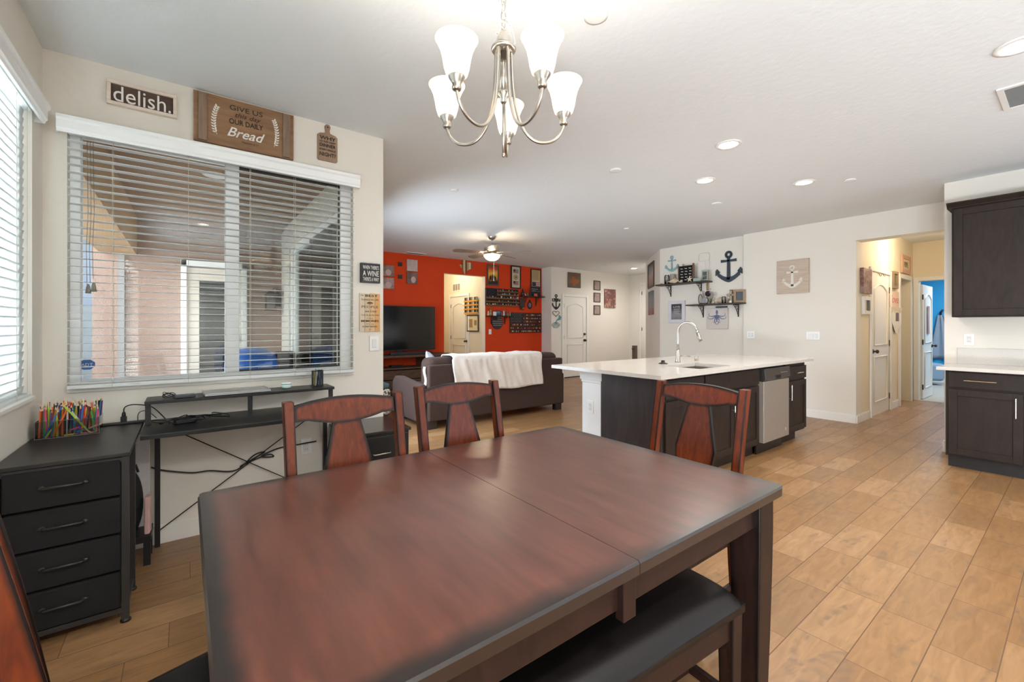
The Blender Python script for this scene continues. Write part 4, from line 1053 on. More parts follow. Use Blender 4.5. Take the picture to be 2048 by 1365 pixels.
# ================================================================== RIGHT-HAND CABINETS
# local frame: faces -x ; local x runs toward -y (world), local y into wall (+x)
CY = 0.785
rc = thing('base_cabinet', 'espresso base cabinet with a drawer and shaker doors at the right edge', 'cabinet', (6.19, CY, 0), -PI / 2)
D = .63
b = MB(); b.box(0, 2.2, -D + .02, 0, .105, .884); b.box(.01, 2.2, -D + .075, 0, 0, .105); b.build('body', CABW, rc, bev=.001)
MB().box(.012, 2.2, -D + .072, -D + .075, 0.0, .104).build('toe_kick', mat('toe_black', '#1f1c1c', .5), rc)
d = shaker(rc, 'drawer', .02, .93, .735, .870, -D, drawer=True); bar(d, (.14, -D, .80), (.30, -D, .80), (0, -.03, 0), m=mat('warm_nickel', '#c9b79a', .25, 1.0))
for (a, c_, h_) in ((.02, .465, .425), (.475, .93, .515), (.95, 1.4, 1.36), (1.41, 1.86, 1.45)):
    d = shaker(rc, 'door', a, c_, .125, .715, -D, rail=.058); bar(d, (h_, -D, .53), (h_, -D, .66), (0, -.03, 0))
rt = thing('kitchen_countertop', 'speckled white quartz countertop with backsplash on the right hand cabinets', 'countertop', (6.19, CY, 0), -PI / 2)
MB().box(-.055, 2.2, -.665, 0, .884, .914).build('slab', mat('speckled_quartz', '#d6d0c8', .15, noise=.10, nscale=110), rt, bev=.002)
MB().box(.0, 2.2, -.02, 0, .914, 1.07).build('backsplash', mat('speckled_quartz', '#d6d0c8', .15), rt, bev=.002)
uc = thing('wall_cabinet', 'espresso upper wall cabinet with crown moulding at the right edge', 'cabinet', (6.19, CY, 0), -PI / 2)
b = MB(); b.box(0, 1.8, -.31, 0, 1.372, 2.42); b.build('body', CABW, uc, bev=.001)
for (a, c_) in ((.015, .61), (.62, 1.22), (1.23, 1.79)): shaker(uc, 'door', a, c_, 1.385, 2.40, -.33, rail=.06)
b = MB(); b.prism([(-.33, 2.41), (-.335, 2.42), (-.372, 2.452), (-.372, 2.462), (0, 2.462), (0, 2.41)], -.03, 1.8, axis='x'); b.build('crown_moulding', CABW, uc, bev=.001)
p = onX(1938, 680, 6.188); outlet((6.188, p.y, p.z - .055), -PI / 2, 'white outlet above the backsplash beneath the upper cabinet', w=.075)

# ================================================================== CEILING THINGS
CANM = mat('can_lens', '#ffffff', .5, emit='#fff1dc', estr=9.0)
cans = [(1457, 289, 'nearest'), (1410, 361, 'left'), (1608, 365, 'right'), (2040, 90, 'corner'), (1268, 537, 'entry')]
LB = ['lit recessed ceiling light nearest the table, over the island front', 'lit recessed ceiling light farther back over the island, left one', 'lit recessed ceiling light over the right end of the island', 'lit recessed ceiling light cut by the top right photo edge', 'small recessed ceiling light far away in the entry']
def can(x, y, lb, power, on=True):
    r = thing('recessed_light', lb, 'ceiling light', (x, y, H), 0, 'recessed ceiling lights')
    MB().lathe([(.098, 0), (.096, -.006), (.072, -.007), (.070, 0.0)][::-1], n=32).build('trim_ring', WHITEP, r, smooth=True)
    MB().lathe([(.069, -.004), (.069, -.001)], n=32).build('lens', CANM, r)
    l = bpy.data.lights.new('can_light', 'AREA'); l.shape = 'DISK'; l.size = .13; l.energy = power; l.color = (1, .96, .91); l.spread = rad(150)
    o = bpy.data.objects.new('can_light', l); COL.objects.link(o); o.location = (x, y, H - .012)
for (px, py, _), lb in zip(cans, LB):
    p = onZ(px, py, H)
    can(p.x, p.y, lb, 7.0 if 'entry' not in lb else 7)
# others outside the picture: first an added fill for the left, then the same run
can(0.2, -0.8, 'added recessed fill light behind and left of the viewpoint', 22); can(2.1, -0.9, 'recessed ceiling light behind the viewpoint', 11); can(4.6, -1.0, 'recessed ceiling light over the kitchen behind the picture edge', 10)
for x, y in ((8.4, 1.36),):
    r = thing('hallway_light', 'flush light on the hallway ceiling', 'ceiling light', (x, y, H)); MB().lathe([(.02, -.07), (.09, -.05), (.12, 0)], n=24).build('dome', translucent('dome_glass', '#fff3dd', .3, .4, emit=1.2, ecol='#ffe2b0'), r, smooth=True)
    l = bpy.data.lights.new('hallway_bulb', 'POINT'); l.energy = 13; l.color = (1, .86, .66); l.shadow_soft_size = .1
    o = bpy.data.objects.new('hallway_bulb', l); COL.objects.link(o); o.location = (x, y, H - .34)
l = bpy.data.lights.new('hall_bulb', 'POINT'); l.energy = 13; l.color = (1, .86, .66); l.shadow_soft_size = .1
o = bpy.data.objects.new('hall_bulb', l); COL.objects.link(o); o.location = (4.8, 9.2, H - .25)
for k, (px, py, rr, lb) in enumerate(((1192, 30, .055, 'round white ceiling cover plate right of the chandelier'), (1231, 340, .055, 'round white ceiling disc between chandelier and island lights'), (1433, 407, .055, 'round white ceiling disc behind the island lights'), (1700, 360, .05, 'round white ceiling disc near the kitchen doorway'), (909, 380, .035, 'small round ceiling sprinkler cap near the window wall end'), (1253, 457, .035, 'small round ceiling cap near the shelf wall'), (1210, 531, .05, 'small round smoke detector far away above the entry'))):
    p = onZ(px, py, H)
    tag(MB().lathe([(rr * .75, -.012), (rr, -.010), (rr, 0)], n=28).build('ceiling_disc', WHITEP, smooth=True), lb, 'ceiling disc', loc=(p.x, p.y, H))
def vent(x, y, w, d, rz, lb, n=8):
    r = thing('ceiling_vent', lb, 'vent', (x, y, H), rz)
    b = MB(); f_ = .03
    b.box(-w / 2, w / 2, -d / 2, -d / 2 + f_, -.01, 0).box(-w / 2, w / 2, d / 2 - f_, d / 2, -.01, 0).box(-w / 2, -w / 2 + f_, -d / 2 + f_, d / 2 - f_, -.01, 0).box(w / 2 - f_, w / 2, -d / 2 + f_, d / 2 - f_, -.01, 0); b.build('frame', WHITEP, r, bev=.002)
    b = MB(); 
    k = 0; x_ = -w / 2 + f_ + .008
    while x_ < w / 2 - f_: b.prism([(x_, -.010), (x_ + .002, -.010), (x_ + .010, -.001), (x_ + .008, -.001)], -d / 2 + f_ + .025, d / 2 - f_ - .0); x_ += .016
    b.build('louvres', mat('vent_grey', '#b9b7b4', .5), r)
    MB().box(-w / 2 + f_, w / 2 - f_, -d / 2 + f_, d / 2 - f_, -.0012, -.0004).build('duct_opening', mat('duct_dark', '#3a3836', .8), r)
vent(4.2, .16, .42, .36, 0, 'white ceiling air vent cut by the right photo edge')
vent(3.65, 8.05, .40, .18, 0, 'white ceiling air vent against the red wall')

# ================================================================== CEILING FAN
fn = thing('ceiling_fan', 'brushed nickel five blade ceiling fan with lit glass bowl in the living room', 'ceiling fan', (3.958, 5.79, 0))
MB().lathe([(.03, 2.69), (.05, 2.70), (.062, 2.73), (.064, H)], n=28).build('canopy', NICKEL, fn, smooth=True)
MB().cyl((0, 0, 2.62), (0, 0, 2.70), .012).build('downrod', NICKEL, fn, smooth=True)
MB().lathe([(.05, 2.485), (.125, 2.49), (.13, 2.50), (.13, 2.585), (.115, 2.605), (.03, 2.62)], n=32).build('motor_housing', NICKEL, fn, smooth=True)
BL = wood('fan_blade_wood', '#6a5444', '#857060', .4, 6, (6, 1, 6))
for i in range(5):
    a = rad(-52 + 72 * i) + 0.0
    ca, sa = math.cos(a), math.sin(a)
    def T(x, y, z): return (x * ca - y * sa, x * sa + y * ca, z)
    b = MB(); outl = [(.20, -.05), (.58, -.068), (.63, -.055), (.655, 0), (.63, .055), (.58, .068), (.20, .05)]
    vs = [T(x, y, 2.475 + y * .22) for x, y in outl] + [T(x, y, 2.481 + y * .22) for x, y in outl]; n = len(outl)
    b._add(vs, [tuple(range(n)), tuple(range(n, 2 * n))] + [(k, (k + 1) % n, n + (k + 1) % n, n + k) for k in range(n)])
    bl = b.build('blade', BL, fn, bev=.001)
    b = MB(); vs = [T(.09, -.016, 2.478), T(.26, -.03, 2.468), T(.26, .03, 2.481), T(.09, .016, 2.485), T(.09, -.016, 2.484), T(.26, -.03, 2.474), T(.26, .03, 2.487), T(.09, .016, 2.491)]
    b._add(vs, [(0, 1, 2, 3), (4, 7, 6, 5), (0, 4, 5, 1), (1, 5, 6, 2), (2, 6, 7, 3), (3, 7, 4, 0)]); b.build('blade_iron', NICKEL, bl)
MB().lathe([(.05, 2.485), (.09, 2.47), (.10, 2.455), (.13, 2.45), (.135, 2.44)][::-1], n=32).build('light_fitter', NICKEL, fn, smooth=True)
MB().lathe([(.012, 2.345), (.06, 2.352), (.10, 2.375), (.125, 2.405), (.135, 2.44)], n=32).build('glass_bowl', translucent('bowl_glass', '#fff4df', .3, .35, emit=2.0, ecol='#ffe9c4'), fn, smooth=True)
MB().lathe([(.004, 2.325), (.012, 2.335), (.014, 2.346)], n=16).build('bowl_finial', NICKEL, fn, smooth=True)
MB().cyl((.02, -.02, 2.06), (.02, -.02, 2.44), .0018, n=6).cyl((.02, -.02, 2.02), (.02, -.02, 2.07), .006, .004, n=10).build('pull_chain', mat('chain_pale', '#e2ddd2', .35, .3), fn)
for k in range(3):
    a = k * 2.1
    l = bpy.data.lights.new('fan_bulb', 'POINT'); l.energy = 2.6; l.color = (1, .80, .55); l.shadow_soft_size = .015
    o = bpy.data.objects.new('fan_bulb', l); COL.objects.link(o); o.location = (3.958 + .17 * math.cos(a), 5.79 + .17 * math.sin(a), 2.43)
# ================================================================== WALL DECOR HELPERS
def on_wall(name, label, cat, plane, val, px0, py0, px1, py1, group=None, sgn=1):
    o, w, h = wall_rect(plane, val, px0, py0, px1, py1)
    return thing(name, label, cat, o, ROT[(plane, sgn)], group), w, h
def frame_parts(r, w, h, fm, pm, fw=.02, th=.022, matt=None, mw=0.0, name='picture'):
    b = MB(); b.box(-w / 2, -w / 2 + fw, -th, 0, 0, h).box(w / 2 - fw, w / 2, -th, 0, 0, h).box(-w / 2 + fw, w / 2 - fw, -th, 0, 0, fw).box(-w / 2 + fw, w / 2 - fw, -th, 0, h - fw, h)
    b.build('frame', fm, r, bev=.0015)
    a = w / 2 - fw
    if matt: MB().box(-a, a, -th * .55, -.001, fw, h - fw).build('mat_board', matt, r)
    q = fw + mw
    MB().box(-w / 2 + q, w / 2 - q, -th * .62 if matt else -th * .5, -th * .5 if matt else -.001, q, h - q).build(name, pm, r)
def blobs(name, cols, scale=6, rough=.5, stretch=(1, 1, 1), dist=.5):
    if name in MATS: return MATS[name]
    m = bpy.data.materials.new(name); m.use_nodes = True; N = m.node_tree.nodes; L = m.node_tree.links; b = N['Principled BSDF']
    tc = N.new('ShaderNodeTexCoord'); mp = N.new('ShaderNodeMapping'); mp.inputs['Scale'].default_value = stretch; L.new(tc.outputs['Object'], mp.inputs[0])
    nz = N.new('ShaderNodeTexNoise'); nz.inputs['Scale'].default_value = scale; nz.inputs['Detail'].default_value = 3; nz.inputs['Distortion'].default_value = dist; L.new(mp.outputs[0], nz.inputs['Vector'])
    cr = N.new('ShaderNodeValToRGB'); e = cr.color_ramp.elements
    n = len(cols); e[0].position = .3; e[0].color = hx(cols[0]); e[1].position = .7; e[1].color = hx(cols[-1])
    for k in range(1, n - 1): x = e.new(.3 + .4 * k / (n - 1)); x.color = hx(cols[k])
    L.new(nz.outputs['Fac'], cr.inputs[0]); L.new(cr.outputs[0], b.inputs['Base Color']); b.inputs['Roughness'].default_value = rough
    MATS[name] = m; return m
def gradz(name, stops, h, rough=.5):
    """print whose picture runs through colours from bottom to top"""
    m = bpy.data.materials.new(name); m.use_nodes = True; N = m.node_tree.nodes; L = m.node_tree.links; b = N['Principled BSDF']
    tc = N.new('ShaderNodeTexCoord'); sp = N.new('ShaderNodeSeparateXYZ'); L.new(tc.outputs['Object'], sp.inputs[0])
    nz = N.new('ShaderNodeTexNoise'); nz.inputs['Scale'].default_value = 14; L.new(tc.outputs['Object'], nz.inputs['Vector'])
    d = N.new('ShaderNodeMath'); d.operation = 'DIVIDE'; d.inputs[1].default_value = h; L.new(sp.outputs[2], d.inputs[0])
    a = N.new('ShaderNodeMath'); a.operation = 'MULTIPLY_ADD'; a.inputs[1].default_value = .25; L.new(nz.outputs['Fac'], a.inputs[0]); a.inputs[2].default_value = -.125
    c = N.new('ShaderNodeMath'); c.operation = 'ADD'; L.new(d.outputs[0], c.inputs[0]); L.new(a.outputs[0], c.inputs[1])
    cr = N.new('ShaderNodeValToRGB'); e = cr.color_ramp.elements; e[0].position = 0; e[0].color = hx(stops[0]); e[1].position = 1; e[1].color = hx(stops[-1])
    for k in range(1, len(stops) - 1): x = e.new(k / (len(stops) - 1)); x.color = hx(stops[k])
    L.new(c.outputs[0], cr.inputs[0]); L.new(cr.outputs[0], b.inputs['Base Color']); b.inputs['Roughness'].default_value = rough
    return m
INK = mat('black_ink', '#201c19', .7); INKW = mat('white_ink', '#ece8df', .7); BROWNINK = mat('brown_ink', '#4a2c20', .7)
DFRAME = wood('dark_frame_wood', '#3a2820', '#4b352a', .45, 6, (6, 6, 1))
PINE = wood('weathered_pine', '#7b5b40', '#96714f', .65, 4, (1.0, 5, 9), dist=1.0)
PINE2 = wood('weathered_batten', '#7a6250', '#8d7560', .65, 4, (8, 5, 1.2))
# ---- signs on the window wall (y = 3.30)
YW = 3.299
r, w, h = on_wall('wooden_sign', 'small white framed sign reading delish. at the upper left of the window wall', 'sign', 'Y', YW - .02, 213, 170, 354, 224)
r.location.y = YW
h = .135; r.location.z = (onY(213, 153, 3.27).z + onY(213, 207, 3.27).z) / 2 - h / 2 + .0
WWASH = wood('whitewashed_wood', '#d9c6b4', '#e4d6c8', .7, 8, (1, 6, 6)); DKBOARD = wood('dark_brown_board', '#3d2a25', '#57402f', .6, 5, (1.2, 6, 12))
b = MB(); fw = .018; b.box(-w / 2, w / 2, -.03, 0, 0, fw).box(-w / 2, w / 2, -.03, 0, h - fw, h).box(-w / 2, -w / 2 + fw, -.03, 0, fw, h - fw).box(w / 2 - fw, w / 2, -.03, 0, fw, h - fw); b.build('frame', WWASH, r, bev=.002)
MB().box(-w / 2 + fw, w / 2 - fw, -.018, 0, fw, h - fw).build('board', DKBOARD, r)
text('delish.', INKW, r, 0, h * .49, w=w - 2 * fw - .02, h=h - 2 * fw - .012, y=-.020)
r, w, h = on_wall('bread_sign', 'wide brown plank sign with GIVE US THIS DAY OUR DAILY BREAD above the window', 'sign', 'Y', YW - .02, 387, 203, 587, 298)
r.location.y = YW; z0 = onY(388, 279, 3.28).z; z1 = onY(388, 179, 3.28).z; r.location.z = z0; h = z1 - z0
MB().box(-w / 2, w / 2, -.022, 0, 0, h).build('board', PINE, r, bev=.0015)
for sx in (-1, 1): MB().box(sx * (w / 2 - .045) - .022, sx * (w / 2 - .045) + .022, -.034, -.022, .006, h - .006).build('batten', PINE2, r, bev=.002)
yy = -.0235
text('GIVE US', INK, r, 0, h * .83, w=w * .33, h=h * .10, y=yy); text('this day', INK, r, .01, h * .68, w=w * .26, h=h * .12, y=yy, shear=.35)
text('OUR DAILY', INK, r, .0, h * .545, w=w * .34, h=h * .11, y=yy, bold=.01); text('Bread', INKW, r, .0, h * .32, w=w * .38, h=h * .20, y=yy, shear=.4, bold=.012)
text('Matthew 6:11', INK, r, .02, h * .15, w=w * .17, h=h * .04, y=yy, shear=.3)
for sx in (-1, 1):
    b = MB(); L_ = []
    for k in range(13):
        a = rad(-48 + 8 * k); L_.append((sx * (w * .225 + .05 * math.cos(a)), yy, h * .5 + h * .40 * math.sin(a)))
    b.tube(L_, .0012, 5)
    for k in range(1, 12):
        for s2 in (-1, 1):
            p = Vector(L_[k]); a = rad(-48 + 8 * k) + PI / 2 + s2 * .75
            dx, dz_ = sx * math.cos(a), math.sin(a); nx, nz = -dz_, dx; ln = .021; wd = .0048
            b.prism([(p.x, p.z), (p.x + dx * ln * .5 + nx * wd, p.z + dz_ * ln * .5 + nz * wd), (p.x + dx * ln, p.z + dz_ * ln), (p.x + dx * ln * .5 - nx * wd, p.z + dz_ * ln * .5 - nz * wd)], yy - .0008, yy + .0004)
    b.build('laurel_branch', INKW, r)
r, w, h = on_wall('cutting_board_sign', 'small cutting board shaped sign asking about dinner, right of the plank sign', 'sign', 'Y', YW - .01, 635, 249, 675, 323)
r.location.y = YW
out = [(-w / 2, .01), (-w / 2 + .01, 0), (w / 2 - .01, 0), (w / 2, .01), (w / 2, h * .68), (w / 2 - .015, h * .73), (.018, h * .76), (.014, h * .82), (.02, h * .93), (.014, h * .985), (0, h), (-.014, h * .985), (-.02, h * .93), (-.014, h * .82), (-.018, h * .76), (-w / 2 + .015, h * .73), (-w / 2, h * .68)]
MB().prism(out, -.012, 0).build('board', wood('cutting_board_wood', '#8a6f58', '#a0836a', .6, 4, (5, 5, 1)), r, bev=.002)
MB().cyl((0, -.0135, h * .92), (0, -.0118, h * .92), .005).build('hole', INK, r)
for s_, z_, hh, ww in (('WHY', .615, .09, .8), ('DO THEY WANT', .515, .04, .8), ('DINNER', .415, .085, .8), ('EVERY SINGLE', .30, .045, .8), ('NIGHT?', .175, .10, .8)): text(s_, INK, r, 0, h * z_, w=w * ww, h=h * hh, y=-.0135, bold=.01)
r, w, h = on_wall('wine_sign', 'square black box sign with white lettering about wine at the right of the window', 'sign', 'Y', YW - .03, 722, 527, 760, 566)
r.location.y = YW
MB().box(-w / 2, w / 2, -.035, 0, 0, h).build('box', mat('black_box_wood', '#2a2a2c', .6, noise=.2, nscale=40), r, bev=.001)
b = MB(); q = .004; b.box(-w / 2 + q, w / 2 - q, -.0362, -.035, q, q + .0012).box(-w / 2 + q, w / 2 - q, -.0362, -.035, h - q - .0012, h - q); b.build('border', mat('grey_ink', '#8a8a88', .6), r)
for s_, z_, hh, ww in (("WHEN THERE'S", .78, .20, .84), ('A WINE', .47, .28, .84), ("THERE'S A WAY", .18, .20, .84)): text(s_, INKW, r, 0, h * z_, w=w * ww, h=h * hh, y=-.0365, bold=.01)
r, w, h = on_wall('pallet_sign', 'tall tan plank sign with brown lettering below the black wine sign', 'sign', 'Y', YW - .01, 719, 587, 760, 664)
r.location.y = YW
for k, c_ in enumerate(('#d9c7ad', '#d2ba98', '#dcb98a', '#d9a468')):
    x0 = -w / 2 + w * k / 4; MB().box(x0 + .0006, x0 + w / 4 - .0006, -.012, 0, (.003, .0, .004, .001)[k], h - (.002, .004, 0, .003)[k]).build('plank', wood('plank_' + c_[1:], c_, c_, .65, 5, (6, 6, 1)), r, bev=.001)
for s_, z_, hh, ww, x_ in (('THE', .94, .03, .14, -.38), ('BEST', .935, .055, .60, .08), ('THINGS IN LIFE', .83, .045, .86, 0), ('PEOPLE', .645, .06, .80, 0), ('we Love', .535, .06, .55, .05), ('THE PLACES WE', .43, .035, .88, 0), ("we've been", .355, .022, .3, 0), ('MEMORIES', .28, .055, .86, 0), ("we've made", .205, .025, .4, 0), ('ALONG THE WAY', .135, .04, .74, 0), ('~', .06, .012, .12, 0)):
    text(s_, BROWNINK, r, x_ * w, h * z_, w=w * ww, h=h * hh, y=-.0132, shear=.3 if 'we' in s_ else 0, bold=.012 if s_ in ('BEST', 'MEMORIES') else 0)
b = MB(); b.prism([(w * .14 * math.cos(k * PI / 8), h * .745 + h * .028 * math.sin(k * PI / 8)) for k in range(16)], -.0136, -.0122); b.build('oval', BROWNINK, r)
text('are the', mat('pale_ink', '#d8bf9c', .6), r, 0, h * .745, w=w * .18, h=h * .022, y=-.0142)
p = onY(748, 687, YW); outlet((p.x, YW, p.z - .058), 0, 'white light switch below the tan plank sign', 'switch')
p = onY(612, 893, YW); outlet((p.x, YW, p.z - .058), 0, 'white outlet low on the wall under the desk')

# ================================================================== LIVING ROOM
SUEDE = mat('brown_suede', '#43332d', .9, noise=.13, nscale=14, bump=.15, bscale=60, sheen=.06, spec=.15)
sf = thing('sofa', 'dark brown suede sofa seen from behind with a white throw over its back', 'sofa', (3.53, 4.88, 0))
SW = 1.13
MB().box(-SW, SW, 0, .10, .10, .80).build('back_panel', SUEDE, sf, bev=.02, seg=4)
MB().box(-SW + .02, SW - .02, .10, .86, .10, .40).build('base', SUEDE, sf, bev=.02, seg=3)
for k in range(3):
    x0 = -SW + .03 + k * (2 * SW - .06) / 3; x1 = x0 + (2 * SW - .06) / 3 - .006
    MB().box(x0, x1, .06, .36, .46, .885).build('back_cushion', SUEDE, sf, bev=.09, seg=6)
    MB().box(x0 + (.16 if k == 0 else 0), x1 - (.16 if k == 2 else 0), .30, .92, .385, .50).build('seat_cushion', SUEDE, sf, bev=.05, seg=4)
for sx in (-1, 1):
    b = MB(); pr = [(.06, .08), (.98, .08), (.99, .40), (.97, .54), (.90, .60), (.72, .615), (.40, .585), (.06, .56)]
    b.prism(pr, sx * SW - (.0 if sx > 0 else 0.09), sx * SW + (.09 if sx > 0 else .0) , axis='x')
    b.prism([(.10, .08), (.96, .08), (.96, .5), (.10, .5)], sx * (SW - .15), sx * SW, axis='x')
    b.build('arm', SUEDE, sf, bev=.03, seg=4)
for sx in (-1, 1):
    for y in (.06, .88): MB().box(sx * (SW - .06) - .06, sx * (SW - .06) + .06, y - .03, y + .05, 0, .105).build('foot', mat('dark_foot', '#2b1f1a', .5), sf, bev=.004)
# throw blanket
tw = MB()
xa, xb = onY(906, 740, 4.86).x, onY(1083, 740, 4.86).x
def thr(u, v):
    x = xa + (xb - xa) * u
    L1 = .44
    s_ = v * .98
    fold = .010 * math.sin(u * 26 + 2 * math.sin(v * 4)) + .006 * math.sin(u * 61 + v * 9) + .006 * math.sin(v * 13 + u * 8)
    top = .905 + .004 * math.sin(u * 17)
    if s_ < L1 + .0: return (x + .012 * math.sin(v * 11 + u), 4.858 - abs(fold) - .012 * (1 - s_ / L1), (top - .03 - L1) + s_ + (.012 * math.sin(u * 7) if v == 0 else 0))
    k = (s_ - L1)
    if k < .18:
        a = k / .18 * PI / 2; return (x, 4.88 + .07 * (1 - math.cos(a)) * 1.2 - .02, top - .03 + .035 * math.sin(a) + fold * .3)
    return (x, 4.94 + (k - .18) * .9, top + .005 + fold * .4 - max(0, (k - .42)) * .8)
tw.grid(thr, 60, 44)
tag(tw.build('throw_blanket', mat('cream_fleece', '#ded3c8', .95, noise=.06, nscale=18, bump=.35, bscale=70, sheen=.4), smooth=True, solid=.012), 'cream white fleece throw draped over the sofa back', 'blanket')
tw2 = MB(); tw2.grid(lambda u, v: (2.385 - .012 * math.sin(v * 9) + .004, 4.95 + .055 * u, .42 + .36 * v), 6, 10)
tag(tw2.build('cream_cloth', mat('cream_fleece', '#ded3c8', .95), smooth=True, solid=.01), 'narrow cream cloth hanging at the left corner of the sofa back', 'cloth')
pw_ = onY(834, 746, 5.35)
pl_ = MB()
def pil(u, v, sg):
    x = (u - .5) * 2; y = (v - .5) * 2
    e = max(0, (1 - x * x) * (1 - y * y)) ** .5
    return (x * .20 * (1 - .06 * y * y), sg * .07 * e, y * .20 * (1 - .06 * x * x))
pl_.grid(lambda u, v: pil(u, v, 1), 14, 14); pl_.grid(lambda u, v: pil(u, v, -1), 14, 14)
o = pl_.build('throw_pillow', blobs('paisley_blue', ['#f0f0ef', '#e9ecf0', '#6f87a8', '#eef0f2', '#48576e'], 60), smooth=True)
tag(o, 'white pillow with small blue pattern on the left end of the sofa', 'pillow', loc=(2.70, 5.36, .74)); o.rotation_euler = (rad(-24), rad(20), rad(50))
ot = thing('ottoman', 'patterned black and cream ottoman left of the sofa by the wall end', 'ottoman', (1.98, 6.10, 0))
MB().box(-.30, .30, -.30, .30, .06, .42).build('body', blobs('scroll_fabric', ['#1f1c1b', '#241f1d', '#c9b89e', '#2a2421'], 28, .8), ot, bev=.04, seg=4)
MB().box(-.29, .29, -.29, .29, .42, .50).build('top', blobs('dark_plaid', ['#22292b', '#3c4a4a', '#22292b'], 14, .9), ot, bev=.03, seg=3)
for sx in (-1, 1):
    for sy in (-1, 1): MB().cyl((sx * .24, sy * .24, 0), (sx * .24, sy * .24, .07), .022).build('foot', BLACK, ot)
# media console and television
RUST = wood('rustic_brown', '#3b2618', '#5c3e27', .55, 4, (1.2, 6, 8), dist=1.2)
mc = thing('media_console', 'rustic brown wood media console under the television', 'console', (3.25, 7.95, 0))
CW = 1.02
MB().box(-CW - .04, CW + .04, -.25, .24, .70, .745).build('top', RUST, mc, bev=.004)
b = MB()
for x in (-CW, -CW + .55, CW - .55 - .0, CW - .04): b.box(x, x + .04, -.22, .22, .06, .70)
b.box(-CW, CW, -.215, .22, .06, .10).box(-CW, CW, -.215, .22, .48, .51)
b.build('case', RUST, mc, bev=.003)
b = MB(); b.box(-CW, -CW + .55, .205, .22, .1, .70).box(CW - .5, CW, .205, .22, .1, .70).box(-CW + .55, CW - .55, .205, .22, .1, .48); b.build('back_board', mat('dark_back_board', '#20140e', .7), mc)
for (a, c_) in ((-CW + .59, CW - .56),): 
    for z in (.12, .30):
        d = MB().box(a + .01, c_ - .01, -.235, -.215, z, z + .165).build('drawer', RUST, mc, bev=.003)
        MB().ell((0, -.245, z + .085), (.02, .012, .02)).build('knob', DARKM, d, smooth=True)
for (a, c_, kx) in ((-CW + .05, -CW + .54, -CW + .49), (CW - .50, CW - .05, CW - .45)):
    d = MB().box(a, c_, -.235, -.215, .12, .465).box(a + .06, c_ - .06, -.238, -.235, .17, .415).build('door', RUST, mc, bev=.003)
    MB().ell((kx, -.245, .3), (.015, .012, .015)).build('knob', DARKM, d, smooth=True)
tv = thing('television', 'large black flat television standing on the wooden console by the red wall', 'television', (3.29, 7.95, .746))
MB().box(-.74, .74, -.02, .03, .075, .935).build('bezel', mat('tv_bezel', '#17191b', .35), tv, bev=.004)
MB().box(-.728, .728, -.0215, -.0195, .095, .925).build('screen', mat('tv_screen', '#0f1114', .12, spec=.6), tv)
b = MB().box(-.45, .45, -.11, .10, 0, .012).box(-.05, .05, -.01, .02, .012, .08); b.build('stand', BLACK, tv, bev=.002)
sb = MB().box(-.42, .42, -.035, .035, 0, .055).build('soundbar', mat('soundbar_black', '#1b1b1d', .6), bev=.01)
tag(sb, 'black soundbar lying on the console in front of the television', 'soundbar', loc=(3.45, 7.78, .746))
md = MB().box(-.12, .12, -.08, .08, 0, .04).build('media_box', BLACK, bev=.004); tag(md, 'flat black media player box with red light inside the open console shelf', 'media player', loc=(3.2, 7.9, .511))
# ---- red wall (y = 8.22)
YR = 8.218
FL = 'faded photo canvases on the red wall'
for (a, b_, c_, d_, lb, cols) in ((760, 531, 787, 553, 'upper left canvas photo on the red wall, partly behind the wall end', ['#4a3f35', '#9d7f76', '#5b4b42']), (760, 556, 787, 578, 'lower left canvas photo on the red wall, partly behind the wall end', ['#66534a', '#b59b96', '#6a4a45']), (813, 520, 834, 543, 'upper right pale pink canvas photo above the television', ['#b09a96', '#c9b9b6', '#a05d68']), (813, 545, 834, 568, 'lower right brown canvas photo above the television', ['#4d4238', '#7c6457', '#b3546a'])):
    r, w, h = on_wall('photo_canvas', lb, 'canvas', 'Y', YR, a, b_, c_, d_, FL)
    MB().box(-w / 2, w / 2, -.03, 0, 0, h).build('canvas', blobs('canvas_' + cols[0][1:] + str(a) + str(b_), cols, 5), r, bev=.002)
    b = MB(); b.ell((.02, -.0305, h * .35), (w * .22, .0015, h * .28)); b.build('printed_figures', mat('blush_print', '#c7aca5', .7), r)
for (yy0, lb) in ((525, 'upper small black square plaque between the canvases'), (550, 'lower small black square plaque between the canvases')):
    r, w, h = on_wall('small_plaque', lb, 'plaque', 'Y', YR, 796, yy0, 804, yy0 + 8, 'small black plaques on the red wall')
    MB().box(-w / 2, w / 2, -.02, 0, 0, h).box(-w / 4, w / 4, -.023, -.02, h / 4, h * .75).build('plaque', mat('plaque_black', '#2b211d', .5), r, bev=.002)
